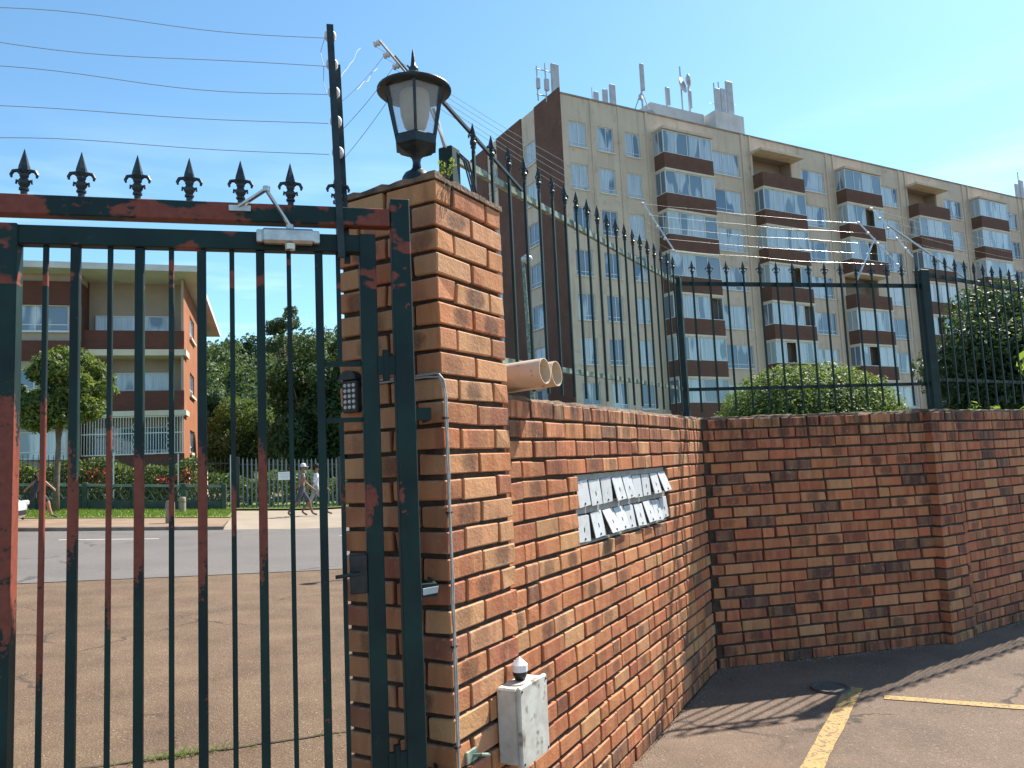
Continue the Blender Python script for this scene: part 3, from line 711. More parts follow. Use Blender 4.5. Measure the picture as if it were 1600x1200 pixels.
# ------------------------------------------------------------------ lantern on the pillar
lx, ly = -.322, 2.80; LZ = .0
ln = thing('lantern', 'black hexagonal lantern with frosted shade on the brick pillar', 'lantern', Matrix.Translation((lx, ly, LZ)) @ Matrix.Rotation(R(-83), 4, 'Z'))
MB().lathe([(.001, 2.640), (.066, 2.640), (.066, 2.662), (.060, 2.676), (.056, 2.700), (.046, 2.716), (.026, 2.728), (.017, 2.740), (.0145, 2.760), (.018, 2.776), (.032, 2.790), (.052, 2.800)], 24).build('base', IRON, ln, True)
MB().lathe([(.046, 2.794), (.066, 2.803), (.074, 2.812), (.086, 2.817), (.086, 2.850), (.082, 2.856), (.001, 2.856)], 6).build('cup', IRON, ln)
RB, RTP, ZB, ZT = .080, .116, 2.854, 3.036
for k_ in range(6):
    a = k_ * math.pi / 3; a2 = a + math.pi / 3
    pb0 = Vector((RB * math.cos(a), RB * math.sin(a), ZB)); pt0 = Vector((RTP * math.cos(a), RTP * math.sin(a), ZT))
    MB().bar(pb0, pt0, .011, .011).build('glazing_bar', IRON, ln)
    q0 = Vector((RB * math.cos(a2), RB * math.sin(a2), ZB)); q1 = Vector((RTP * math.cos(a2), RTP * math.sin(a2), ZT))
    s_ = .975
    MB().quad(*[Vector((p.x * s_, p.y * s_, p.z)) for p in (pb0, q0, q1, pt0)]).build('pane', GLASS, ln)
MB().lathe([(.112, 3.034), (.136, 3.036), (.142, 3.042), (.141, 3.048), (.120, 3.058), (.070, 3.074), (.050, 3.082), (.049, 3.098), (.040, 3.106), (.018, 3.112), (.013, 3.118), (.019, 3.126), (.018, 3.136), (.011, 3.142), (.009, 3.160), (.005, 3.195), (.001, 3.212)], 32).build('roof', IRON, ln, True)
MB().lathe([(.001, 2.872), (.022, 2.876), (.042, 2.900), (.053, 2.94), (.057, 2.985), (.055, 3.034)], 24).build('shade', BULB, ln, True)
MB().lathe([(.001, 3.0345), (.113, 3.0345)], 24).build('roof_lining', IRON, ln)

# ------------------------------------------------------------------ things on the pillar
ic = thing('intercom', 'black door intercom with rows of round buttons on the pillar', 'intercom', FP)
mb = MB(); yc = .388
mb.cbox(-.028, 0.0, yc - .036, yc + .036, 1.825, 1.945, .004)
pts = [(yc + .04 * math.cos(a), 1.945 + .034 * math.sin(a)) for a in [math.pi * i / 10 for i in range(11)]]
n_ = len(pts)
mb.add([(-.04, y, z) for y, z in pts] + [(.0, y, z) for y, z in pts], [tuple(range(n_)), tuple(range(2 * n_ - 1, n_ - 1, -1))] + [(i, i + 1, n_ + i + 1, n_ + i) for i in range(n_ - 1)] + [(n_ - 1, 0, n_, 2 * n_ - 1)])
mb.build('housing', BLACKP, ic)
for i in range(3):
    for j in range(5):
        MB().lathe([(.0001, .003), (.0062, .003), (.0075, 0)], 10).build('button', BUTTON, ic).matrix_local = Matrix.Translation((-.028, yc - .020 + .020 * i, 1.845 + .020 * j)) @ Matrix.Rotation(R(-90), 4, 'Y')
cb = thing('conduit_cable', 'thin grey cables running around and down the pillar corner', 'cable', FP)
for k_, dz in enumerate((0, .009)):
    rr = random.Random(50 + k_)
    pts = [(-.006, .30 - .28 * i / 6, 1.925 + dz + rr.uniform(-.002, .002)) for i in range(7)] + [(-.007, .006, 1.922 + dz), (-.003, -.007 - .004 * k_, 1.90 + dz)]
    pts += [(.003 + .007 * k_ + rr.uniform(-.0025, .0025), -.007 - rr.uniform(0, .003), 1.85 - 1.83 * i / 26) for i in range(27)]
    MB().tube(pts, .0042, 6).build('cable', CABLE, cb, True)
for z in (1.78, 1.46, 1.02, .70): MB().box(-.006, .018, -.013, 0, z - .003, z + .003).build('clip', BLACKP, cb)
# grey junction box with a capped sensor
jb = thing('junction_box', 'weathered grey electrical box on the pillar beside the wall', 'junction box', FP @ Matrix.Translation((.27, 0, .555)))
MB().cbox(0, .20, -.085, -.002, 0, .262, .006).build('body', GREYW, jb)
lid = MB().cbox(-.006, .206, -.104, -.086, -.008, .27, .005).build('lid', GREYW, jb)
for x in (.008, .192):
    for z in (.008, .254): MB().lathe([(.0001, .002), (.005, .002), (.005, 0)], 8).build('screw', SLOT, lid).matrix_local = Matrix.Translation((x, -.104, z)) @ Matrix.Rotation(R(90), 4, 'X')
MB().lathe([(.034, .262), (.036, .266), (.030, .267), (.001, .267)], 16, (.07, -.045)).build('gland', GREYW, jb)
MB().lathe([(.001, .266), (.018, .266), (.026, .285), (.028, .30)], 18, (.105, -.045)).build('sensor_base', BLACKP, jb, True)
MB().lathe([(.029, .298), (.030, .322), (.001, .350)], 18, (.105, -.045)).build('sensor_cap', mat('white_cap', (.78, .78, .78), .4), jb)
MB().tube([(.10, -.045, 0), (.102, -.04, -.10), (.10, -.03, -.56)], .013, 10).build('conduit', BLACKP, jb)
ge = thing('gate_eye', 'small green steel bracket bolted low on the pillar', 'bracket', FP @ Matrix.Translation((.085, 0, .645)))
MB().cbox(-.03, .035, -.010, 0, -.02, .02, .002).build('plate', RAILP, ge)
MB().tube([(.01, -.008, 0), (.015, -.04, .004), (.045, -.052, -.004)], .006, 8).build('pin', RAILP, ge)

# newspaper tubes over the wall
vyl = FL.to_3x3() @ Vector((0, 1, 0)); vxl = FL.to_3x3() @ Vector((1, 0, 0))
def pipe(off, name_label, front):
    c0 = on(FL, off, front, 1.992); c1 = on(FL, off, .55, 1.962)
    t_ = thing('post_tube', name_label, 'pipe', Matrix.Translation(c1))
    d = c0 - c1; L_ = d.length; q = d.to_track_quat('Z', 'Y').to_matrix().to_4x4()
    o = MB().lathe([(.055, 0), (.055, L_), (.0515, L_), (.0515, 0)], 28).build('tube', PVC, t_, True); o.matrix_local = q
    e = o.modifiers.new('edge', 'EDGE_SPLIT'); e.split_angle = R(40)
    MB().lathe([(.0001, .06), (.051, .06)], 20).build('end_plug', noisy('tube_inside', (.30, .24, .13), (.22, .17, .10), 9, .8), t_).matrix_local = q
pipe(-3.06, 'cream plastic newspaper tube over the wall, nearest the pillar', -.12)
pipe(-2.93, 'cream plastic newspaper tube behind the other one, farther from the pillar', -.115)

# ------------------------------------------------------------------ foliage helpers
def leaves(mb, clumps, n, size, rr, aspect=.5, shell=.55, up_bias=.3):
    wts = [r_[0] * r_[1] * r_[2] for _, r_ in clumps]; tot = sum(wts)
    for (c, rad), w_ in zip(clumps, wts):
        c = Vector(c)
        for _ in range(max(3, int(n * w_ / tot))):
            d = Vector((rr.gauss(0, 1), rr.gauss(0, 1), rr.gauss(0, 1))).normalized()
            k_ = shell + (1 - shell) * rr.random() ** .6; k_ *= rr.uniform(.82, 1.12)
            p = c + Vector((d.x * rad[0], d.y * rad[1], d.z * rad[2])) * k_
            nrm = (d * .7 + Vector((rr.gauss(0, .6), rr.gauss(0, .6), rr.gauss(0, .6) + up_bias))).normalized()
            a = nrm.cross(Vector((rr.gauss(0, 1), rr.gauss(0, 1), rr.gauss(0, 1)))).normalized(); b = nrm.cross(a)
            s_ = size * rr.uniform(.6, 1.35); a *= s_; b *= s_ * aspect
            mid = nrm * s_ * .12
            mb.add([p - a, p + b + mid, p + a, p - b + mid], [(0, 1, 2, 3)])
def crown_clumps(c, rad, n, cr_, rr, flat=.8):
    out = []
    for _ in range(n):
        d = Vector((rr.gauss(0, 1), rr.gauss(0, 1), rr.gauss(0, 1))).normalized() * rr.uniform(.35, 1.0)
        k_ = cr_ * rr.uniform(.65, 1.3)
        out.append(((c[0] + d.x * rad[0], c[1] + d.y * rad[1], c[2] + d.z * rad[2]), (k_, k_, k_ * flat)))
    return out
def tree(name, label, mw, h_trunk, c, rad, nc, cr_, nl, size, m, seed, trunk_r=.12, group=None, cat='tree', extra=None, aspect=.5, core=None):
    rr = random.Random(seed); t_ = thing(name, label, cat, mw, group)
    cl = crown_clumps(c, rad, nc, cr_, rr) + (extra or [])
    tb = MB(); top = Vector((c[0], c[1], c[2] - rad[2] * .2))
    mids = [Vector((rr.uniform(-.08, .08) * k_ * h_trunk * .3 + c[0] * k_, rr.uniform(-.05, .05) * k_ + c[1] * k_, -.1 + (top.z + .1) * k_)) for k_ in (0, .25, .5, .75, 1)]
    tb.tube(mids, [trunk_r * 1.25, trunk_r, trunk_r * .85, trunk_r * .6, trunk_r * .3], 9)
    for cc, _ in cl[:min(12, len(cl))]:
        st = mids[2].lerp(mids[3], rr.random()); cc = Vector(cc)
        tb.tube([st, st.lerp(cc, .5) + Vector((0, 0, .1)), cc], [trunk_r * .42, trunk_r * .26, trunk_r * .1], 6)
    tb.build('trunk', BARK, t_, True)
    lb_ = MB(); leaves(lb_, cl, nl, size, rr, aspect); lb_.build('crown', m, t_)
    return t_

def SF(u, v, dz=0): return FS @ Matrix.Translation((u, v, zg(u) + KB + dz))
# ------------------------------------------------------------------ apartment block
A_B = 60.8; P0 = (4.244, 51.0); FBk = frame(A_B, P0)
blk = thing('apartment_block', 'tall tan apartment block with brick balconies and rooftop antennas', 'building', FBk)
TOPZ, FL_H, NFL = 26.9, 3.06, 8
LEN = 68.1
def wall_open(openings, x0, x1, z0, z1, depth, plane='y', at=0.0):
    """wall sheet in the xz plane with rectangular openings and reveals going inward (+)"""
    xs = sorted(set([x0, x1] + [v for o_ in openings for v in o_[:2]])); zs_ = sorted(set([z0, z1] + [v for o_ in openings for v in o_[2:]]))
    mb = MB()
    def P(x, d, z): return (x, at + d, z) if plane == 'y' else (at + d, x, z)
    for i in range(len(xs) - 1):
        # merge vertically
        run = None
        for j in range(len(zs_) - 1):
            cx, cz = (xs[i] + xs[i + 1]) / 2, (zs_[j] + zs_[j + 1]) / 2
            solid = not any(o_[0] < cx < o_[1] and o_[2] < cz < o_[3] for o_ in openings)
            if solid: run = [run[0] if run else zs_[j], zs_[j + 1]]
            if run and (not solid or j == len(zs_) - 2):
                mb.quad(P(xs[i], 0, run[0]), P(xs[i + 1], 0, run[0]), P(xs[i + 1], 0, run[1]), P(xs[i], 0, run[1])); run = None
    for a, b, c, d in openings:
        mb.quad(P(a, 0, c), P(a, depth, c), P(a, depth, d), P(a, 0, d)); mb.quad(P(b, 0, c), P(b, 0, d), P(b, depth, d), P(b, depth, c))
        mb.quad(P(a, 0, c), P(b, 0, c), P(b, depth, c), P(a, depth, c)); mb.quad(P(a, 0, d), P(a, depth, d), P(b, depth, d), P(b, 0, d))
    return mb
ops = []; wins = []
for k_ in range(NFL):
    dz = -FL_H * k_
    for a, b in ((.57, 2.0), (2.99, 4.37), (5.45, 6.77)): wins.append((a, b, 23.25 + dz, 25.1 + dz, 'n'))
    for j in range(6): wins.append((13.95 + 10 * j, 16.75 + 10 * j, 23.25 + dz, 25.1 + dz, 'w'))
ops = [w_[:4] for w_ in wins]
OPEN_B = {(0, 1), (0, 3), (3, 2), (6, 1)}
for (k_, j) in OPEN_B: ops.append((8.16 + 10 * j, 12.75 + 10 * j, 22.5 - FL_H * k_, 25.55 - FL_H * k_))
wall_open(ops, 0, LEN, -1, TOPZ, .14).build('wall', TANW, blk)
MB().quad((0, 0, TOPZ), (LEN, 0, TOPZ), (LEN, 14, TOPZ), (0, 14, TOPZ)).build('roof', mat('roof_felt', (.2, .19, .18), .9), blk)
MB().box(-.02, LEN, -.06, .3, TOPZ - .02, TOPZ + .10).build('parapet_coping', noisy('coping', (.30, .24, .19), (.22, .17, .14), 1.5, .9), blk)
for j in range(7):   # slim vertical ribs between the bays
    for x in ((17.05 + 10 * (j - 1), 17.95 + 10 * (j - 1)) if j else (7.35,)):
        if x < LEN: MB().box(x, x + .22, -.10, .0, -1, TOPZ - .03).build('rib', TANW, blk)
for j, x in enumerate((2.42, 4.85)): MB().box(x, x + .16, -.06, 0, -1, TOPZ - .03).build('rib', TANW, blk)
# window meshes
def win_meshes(wd, ht, kind):
    f = MB(); t_ = .055
    f.box(0, wd, -.03, .03, 0, t_).box(0, wd, -.03, .03, ht - t_, ht).box(0, t_, -.03, .03, t_, ht - t_).box(wd - t_, wd, -.03, .03, t_, ht - t_)
    cuts = {'n': (.56,), 'w': (.40, .80), 's': (.33, .66), 'o': (.5,)}[kind]
    for c in cuts: f.box(wd * c - .025, wd * c + .025, -.028, .028, t_, ht - t_)
    f.box(t_, wd - t_, -.026, .026, .30, .345)
    f.box(-.06, wd + .06, -.22, -.03, -.07, -.005)
    return f.mesh('window', WFRAME), MB().quad((t_, 0, t_), (wd - t_, 0, t_), (wd - t_, 0, ht - t_), (t_, 0, ht - t_)).mesh('pane', PANE)
WM = {}
def add_window(parent, x0, x1, z0, z1, kind, y, rotz=0, xy=None, pane=None):
    key = (round(x1 - x0, 2), round(z1 - z0, 2), kind)
    if key not in WM: WM[key] = win_meshes(x1 - x0, z1 - z0, kind)
    f, p = WM[key]
    o = link('window', f, parent, (x0, y, z0) if xy is None else (*xy, z0), rotz)
    link('pane', p, o, (0, .005, 0)); return o
for a, b, c, d, kd in wins: add_window(blk, a, b, c, d, kd, .10)
# balconies
def balcony_meshes():
    Wd, dp = 4.79, 1.1
    slab = MB().box(-.04, Wd + .04, -dp - .05, -.001, 0, .16).mesh('balcony', CREAM)
    par = MB().box(0, Wd, -dp, -dp + .12, .162, 1.34).box(0, .12, -dp + .12, -.001, .162, 1.34).box(Wd - .12, Wd, -dp + .12, -.001, .162, 1.34).mesh('parapet', FBRICK)
    fr = MB(); z0, z1 = 1.342, 3.055
    for x in (0, .24, .48, .74, 1):
        xx = .03 + (Wd - .06) * x; fr.box(xx - .03, xx + .03, -dp + .03, -dp + .09, z0, z1)
    fr.box(.06, Wd - .06, -dp + .03, -dp + .09, z0, z0 + .05).box(.06, Wd - .06, -dp + .03, -dp + .09, z1 - .06, z1)
    for x in (.03, Wd - .03): fr.box(x - .03, x + .03, -dp + .09, -.002, z1 - .06, z1).box(x - .03, x + .03, -dp + .09, -.002, z0, z0 + .05).box(x - .03, x + .03, -.56, -.50, z0 + .05, z1 - .06)
    fr = fr.mesh('glazing_frame', WFRAME)
    pn = [MB().quad((.03 + (Wd - .06) * a, -dp + .06, z0 + .05), (.03 + (Wd - .06) * b, -dp + .06, z0 + .05), (.03 + (Wd - .06) * b, -dp + .06, z1 - .06), (.03 + (Wd - .06) * a, -dp + .06, z1 - .06)).mesh('pane', PANEL) for a, b in ((0, .24), (.24, .48), (.48, .74), (.74, 1))]
    sd_ = [MB().quad((x, -dp + .09, z0 + .05), (x, -.003, z0 + .05), (x, -.003, z1 - .06), (x, -dp + .09, z1 - .06)).mesh('side_pane', PANEL) for x in (.03, Wd - .03)]
    return slab, par, fr, pn, sd_
BMs = balcony_meshes(); DARKR = mat('painted_room_shade', (.12, .10, .09), .9); rr = random.Random(77)
for j in range(6):
    for k_ in range(NFL):
        s_ = link('balcony', BMs[0], blk, (8.06 + 10 * j, 0, 22.26 - FL_H * k_))
        link('parapet', BMs[1], s_)
        if (k_, j) in OPEN_B:
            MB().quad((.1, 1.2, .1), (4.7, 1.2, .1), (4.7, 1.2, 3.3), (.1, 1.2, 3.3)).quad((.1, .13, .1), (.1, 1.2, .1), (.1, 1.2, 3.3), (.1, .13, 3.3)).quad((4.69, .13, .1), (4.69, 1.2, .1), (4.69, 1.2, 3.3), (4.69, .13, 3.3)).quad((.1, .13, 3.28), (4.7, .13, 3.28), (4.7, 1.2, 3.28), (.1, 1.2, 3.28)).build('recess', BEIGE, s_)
            continue
        link('glazing_frame', BMs[2], s_)
        skip = rr.randrange(4) if rr.random() < .22 else -1
        for q, pm in enumerate(BMs[3]):
            if q != skip: link('pane', pm, s_)
            else: MB().quad(*[(v.co.x, v.co.y + .5, v.co.z) for v in pm.vertices]).build('shade_sheet', DARKR, s_)  # dark sheet behind the gap paints the shade inside the enclosure
        for pm in BMs[4]: link('side_pane', pm, s_)
    MB().box(8.0 + 10 * j, 12.95 + 10 * j, -1.2, -.001, 25.36, 25.56).build('balcony_roof', TANW, blk)
# end wall: brick and plaster strips
SIDE = [(0, 3.34, 'b'), (3.34, 5.34, 'p'), (5.34, 9.27, 'b'), (9.27, 11.0, 'p'), (11.0, 14.0, 'b')]
for a, b, t_ in SIDE:
    if t_ == 'b': (MB().box(-.14, -.002, a, b, -1, 27.32).build('brick_strip', FBRICK, blk))
    else:
        wo_ = [(a + .2, b - .25, 23.3 - FL_H * k_, 25.0 - FL_H * k_) for k_ in range(NFL)]
        ew = (wall_open(wo_, a, b, -1, 27.30, .12, 'x', -.05).build('end_wall', TANW, blk))
        for q in wo_:
            key = (round(q[1] - q[0], 2), 1.7, 'o')
            if key not in WM: WM[key] = win_meshes(q[1] - q[0], 1.7, 'o')
            o = link('window', WM[key][0], ew, (.05, q[1], q[2]), R(-90)); link('pane', WM[key][1], ew, (.055, q[1], q[2]), R(-90))
# the lift house and roof plant
MB().box(10.2, 15.8, 2.5, 7, TOPZ, 29.4).box(16.2, 19.4, 1.6, 6, TOPZ, 29.5).build('lift_house', noisy('white_plaster', (.62, .60, .58), (.5, .48, .46), 1, .9), blk)
ANT = noisy('antenna_grey', (.48, .48, .50), (.38, .38, .40), 2, .5)
def antenna(name, label, x, y, parts):
    t_ = thing(name, label, 'antenna', FBk @ Matrix.Translation((x, y, TOPZ)) @ Matrix.Diagonal((.88, .88, .88, 1)), 'rooftop antennas')
    for p in parts:
        mb = MB()
        if p[0] == 'panel': mb.cbox(p[1] - p[3] / 2, p[1] + p[3] / 2, -.25, .0, p[2], p[2] + p[4], .05); mb.build('panel', ANT, t_)
        elif p[0] == 'pole': mb.tube([p[1], p[2]], p[3], 8); mb.build('pole', GALV, t_)
        elif p[0] == 'dish':
            o = mb.lathe([(.001, 0), (p[2] * .6, .04), (p[2], .18), (p[2], .24), (.001, .10)], 18).build('dish', ANT, t_, True)
            o.matrix_local = Matrix.Translation(p[1]) @ Matrix.Rotation(R(p[3]), 4, 'Z') @ Matrix.Rotation(R(80), 4, 'X')
    return t_
antenna('cell_antenna', 'cellular antenna cluster with one white panel on the block corner', .1, 1.5,
        [('pole', (-1.1, 0, 0), (-1.1, 0, 2.9), .06), ('pole', (-.3, 0, 0), (-.3, 0, 3.3), .06), ('pole', (-1.2, 0, 2.65), (.7, 0, 2.65), .05), ('pole', (-1.2, 0, .5), (.7, 0, .5), .05), ('panel', .55, .75, .75, 2.6), ('panel', -1.1, .9, .32, .9), ('panel', -.3, .9, .42, 1.0), ('pole', (.5, .1, 0), (.5, .1, 3.2), .05)])
antenna('panel_antenna', 'three slim upright antenna panels in a row on the roof', 4.1, 1.5,
        [('panel', 0, -.1, .45, 1.9), ('panel', .95, -.1, .5, 2.3), ('panel', 1.75, -.1, .6, 2.9), ('pole', (-.15, .2, 0), (-.15, .2, 2.3), .04)])
antenna('mast_antenna', 'tall braced mast with a dark panel on top on the roof', 9.3, 2.4,
        [('pole', (0, 0, 0), (0, 0, 5.0), .09), ('panel', .05, 3.6, .42, 2.5), ('pole', (-1.7, 0, 0), (-.1, 0, 3.4), .05), ('pole', (1.6, 0, 0), (.1, 0, 3.4), .05), ('dish', (-.5, -.2, 2.75), .32, 20), ('dish', (.6, -.2, 1.35), .45, -30), ('pole', (-.5, 0, 2.75), (0, 0, 2.75), .04)])
antenna('dish_antenna', 'rooftop poles with round white microwave dishes beside the mast', 14.0, 3.0,
        [('pole', (0, 0, 2.5), (0, 0, 7.4), .08), ('dish', (-.3, -.3, 5.3), .75, 25), ('dish', (.5, -.2, 6.0), .6, 60), ('pole', (.9, 0, 2.5), (.9, 0, 5.6), .1), ('panel', .9, 3.4, .3, 1.8), ('pole', (-1.9, 0, 2.5), (-1.9, 0, 5.0), .09), ('panel', -1.8, 3.2, .4, 1.7)])
antenna('panel_antenna', 'bundle of tall white antenna panels beside the lift house', 17.4, 2.2,
        [('panel', -.3, 3.2, .55, 2.3), ('panel', .3, 2.9, .6, 2.7), ('panel', 1.2, 2.6, .85, 3.9), ('pole', (-.4, .2, 2.6), (-.4, .2, 6.2), .07), ('pole', (.2, .2, 2.6), (.2, .2, 6.4), .07), ('pole', (-1.2, .2, 4.0), (2.4, .2, 4.5), .03)])
antenna('panel_antenna', 'small antenna cluster far along the roof at the right edge', 60.0, 1.0,
        [('panel', 0, 0, .8, 3.0), ('panel', -1.0, 0, .7, 2.4), ('pole', (.2, .2, 0), (.2, .2, 4.2), .07)])
# wall lamp on a pole behind the fence
st = thing('street_lamp', 'slim lamp post seen through the fence beside the brick end wall', 'street lamp', Matrix.Translation((.36, 14.0, 0)))
MB().tube([(0, 0, 0), (0, 0, 3.2), (-.05, 0, 5.35)], [.05, .04, .03], 10).build('pole', RAILP, st)
MB().lathe([(.001, 0), (.06, .01), (.11, .06), (.10, .12), (.03, .16)], 14, (.02, 0)).build('head', GALV, st, True).location = (0, -.02, 5.28)

# ------------------------------------------------------------------ brick flats across the road
lbd = thing('brick_flats', 'three-storey brick flats with wide flat eaves across the road', 'building', FS)
uR, vF, vB = -4.0, 41.0, 56.0
SW = [(44.1, 46.6, z, z + 1.2) for z in (9.1, 6.0, 2.9)]
wall_open(SW, vF, vB, .3, 11.53, -.14, 'x', uR).build('side_wall', OBRICK, lbd)
for a, b, c, d in SW:
    wq = add_window(lbd, 0, b - a, c, d, 'o', 0, R(90), (uR - .1, a))
    MB().box(uR - .02, uR + .12, a - .1, b + .1, c - .14, c - .02).build('sill', CREAM, lbd)
MB().box(uR - .3, uR + .04, vF + .001, vB, .3, 1.95).build('plinth', CREAM, lbd)
# roof slab
rf = MB().box(-40, -3.25, 39.5, 58.4, 11.54, 11.84).build('roof', noisy('fascia_white', (.62, .62, .62), (.52, .50, .47), 1, .7), lbd)
# front: loggia bay
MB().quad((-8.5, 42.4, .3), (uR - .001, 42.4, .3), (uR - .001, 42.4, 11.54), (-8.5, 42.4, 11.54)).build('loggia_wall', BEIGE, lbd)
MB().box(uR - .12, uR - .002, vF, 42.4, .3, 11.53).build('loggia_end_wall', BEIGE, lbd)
for z0, z1, zs0 in ((7.93, 8.87, 7.62), (4.92, 5.89, 4.66), (1.0, 2.78, .4)):
    MB().box(-8.5, uR + .02, vF - .04, vF + .14, z0, z1).build('parapet', PBRICK, lbd)
    if zs0 > 1: MB().box(-8.6, uR + .14, vF - .18, 42.39, zs0, z0 - .01).build('slab', CREAM, lbd)
for z0, z1, a, b in ((8.75, 9.85, -8.2, -4.62), (5.75, 6.95, -7.3, -4.7), (2.7, 4.2, -8.2, -4.6)):
    add_window(lbd, a, b, z0, z1, 's', 42.33)
# burglar bars on the ground-floor loggia
WB = mat('white_bars', (.70, .68, .64), .5); bbm = MB().box(-.012, .012, -.01, .01, 2.80, 4.64).mesh('security_bar', WB)
for i in range(38): link('security_bar', bbm, lbd, (-8.48 + 4.44 * i / 37, vF - .09, 0))
for z in (2.80, 3.8, 4.60): MB().box(-8.5, -3.96, vF - .115, vF - .085, z, z + .04).build('security_rail', WB, lbd)
sm_ = MB(); zq = 0
for p, q in (((0, 0, 0), (.09, 0, .18)), ((0, 0, 0), (-.09, 0, .18)), ((.09, 0, .18), (0, 0, .36)), ((-.09, 0, .18), (0, 0, .36))): sm_.bar(p, q, .03, .02)
sm_ = sm_.mesh('scroll', WB)
for x in (-7.2, -6.2, -4.7):
    for z in (3.0, 3.45, 3.95): link('scroll', sm_, lbd, (x, vF - .13, z))
# front: left bay
lw_ = [(-13.2 + 0, -9.03, z, z + 1.27) for z in (8.76, 5.7, 2.75)] + [(-18.5, -14.0, z, z + 1.27) for z in (8.76, 5.7, 2.75)]
wall_open(lw_, -40, -8.5, .3, 10.02, .12, 'y', vF - .3).build('front_wall', BEIGE, lbd)
MB().quad((-8.5, vF - .3, .3), (-8.5, 42.4, .3), (-8.5, 42.4, 11.53), (-8.5, vF - .3, 11.53)).build('return_wall', PBRICK, lbd)
MB().box(-40, -8.498, vF - .42, vF - .3, 10.02, 11.15).build('brick_band', PBRICK, lbd)
MB().box(-40, -8.498, vF - .30, vF + 1, 11.15, 11.535).build('frieze', BEIGE, lbd)
for z in (4.9, 7.95): MB().box(-40, -8.498, vF - .40, vF - .302, z - .6, z + .35).build('brick_band', PBRICK, lbd)
for a, b, c, d in lw_: add_window(lbd, a, b, c, d, 's', vF - .22)

# ------------------------------------------------------------------ across the road: walls, fences, plants
GREENW = noisy('green_concrete', (.030, .048, .036), (.055, .080, .058), 3, .8, bump=.3)
lw = thing('low_wall', 'low dark green precast wall with crossed lattice openings along the lawn', 'wall', FS)
posts = [-11.3, -9.67, -8.04, -6.40, -4.75, -3.10, -1.66]
LV = 31.55
for i, u in enumerate(posts):
    z = zg(u) + KB
    MB().cbox(u - .09, u + .09, LV - .09, LV + .09, z - .1, z + 1.0, .02).build('post', GREENW, lw)
    if i + 1 < len(posts):
        u2 = posts[i + 1]; z2 = zg(u2) + KB; a, b = u + .09, u2 - .09
        MB().bar((a, LV, z + .90), (b, LV, z2 + .90), .12, .09).build('rail', noisy('rail_light', (.10, .14, .11), (.2, .24, .2), 3, .7), lw)
        MB().add([(a, LV - .04, z - .1), (b, LV - .04, z2 - .1), (b, LV - .04, z2 + .34), (a, LV - .04, z + .34), (a, LV + .04, z - .1), (b, LV + .04, z2 - .1), (b, LV + .04, z2 + .34), (a, LV + .04, z + .34)],
                 [(0, 1, 2, 3), (7, 6, 5, 4), (3, 2, 6, 7), (0, 4, 5, 1)]).build('base_panel', GREENW, lw)
        n_ = 5
        for q in range(n_):
            for s0, s1 in ((q, q + 1), (q + 1, q)):
                x0 = a + (b - a) * s0 / n_; x1 = a + (b - a) * s1 / n_
                MB().bar((x0, LV, z + (z2 - z) * s0 / n_ + .34), (x1, LV, z + (z2 - z) * s1 / n_ + .86), .05, .05).build('lattice', GREENW, lw)
bf = thing('bar_fence', 'thin dark steel bar fence behind the low green wall', 'fence', FS)
u = -11.4; BFM = mat('dark_steel', (.02, .022, .022), .5); bmsh = MB().box(-.010, .010, -.010, .010, -.1, 1.98).mesh('bar', BFM)
while u < -1.4:
    link('bar', bmsh, bf, (u, 32.3, zg(u) + KB)); u += .165
for dz in (.35, 1.78):
    mb = MB()
    pts = [(uu, 32.3, zg(uu) + KB + dz) for uu in (-11.4, -8, -5, -3, -1.4)]
    for p, q in zip(pts, pts[1:]): mb.bar(p, q, .04, .03)
    mb.build('rail', BFM, bf)
for uu in (-9.0, -5.6, -3.35, -1.45): MB().box(uu - .02, uu + .02, 32.27, 32.31, zg(uu) + .0, zg(uu) + KB + 2.12).build('post', GALV, bf)
pf = thing('palisade_fence', 'grey pale fence and gate with a white notice, across the road', 'fence', FS)
PALM = mat('pale_paint', (.15, .17, .165), .5); DG = mat('dark_green_rail', (.02, .03, .028), .6)
pm = MB().add([(-.03, 0, 0), (.03, 0, 0), (.03, 0, 1.9), (0, 0, 2.0), (-.03, 0, 1.9), (-.03, .02, 0), (.03, .02, 0), (.03, .02, 1.9), (0, .02, 2.0), (-.03, .02, 1.9)],
              [(0, 1, 2, 3, 4), (9, 8, 7, 6, 5), (0, 5, 6, 1), (1, 6, 7, 2), (2, 7, 8, 3), (3, 8, 9, 4), (4, 9, 5, 0)]).mesh('pale', PALM)
u = -1.0
while u < 7.5:
    if not (-.28 < u < -.05): link('pale', pm, pf, (u, 32.5, zg(u) + .14))
    u += .165
for dz in (.35, 1.72): MB().bar((-1.2, 32.54, zg(-1.2) + .14 + dz), (1.5, 32.54, zg(1.5) + .14 + dz), .06, .05).bar((1.5, 32.54, zg(1.5) + .14 + dz), (7.5, 32.54, zg(7.5) + .14 + dz), .06, .05).build('rail', DG, pf)
for uu in (-1.2, -.15, 2.75, 6.0): MB().cbox(uu - .07, uu + .07, 32.50, 32.62, zg(uu) - .05, zg(uu) + 2.15, .01).build('post', DG, pf)
ns = thing('notice_board', 'small white notice with faint lines of print on the pale fence', 'sign', FS @ Matrix.Translation((.60, 32.46, 1.48)))
MB().cbox(-.27, .27, -.012, .012, -.16, .16, .004).build('board', mat('notice_white', (.75, .75, .74), .6), ns)
for i in range(4):
    w_ = (.20, .17, .21, .13)[i]
    MB().box(-w_, w_, -.0155, -.0125, .09 - .06 * i, .105 - .06 * i).build('print_line', mat('notice_print', (.42, .42, .44), .7), ns)
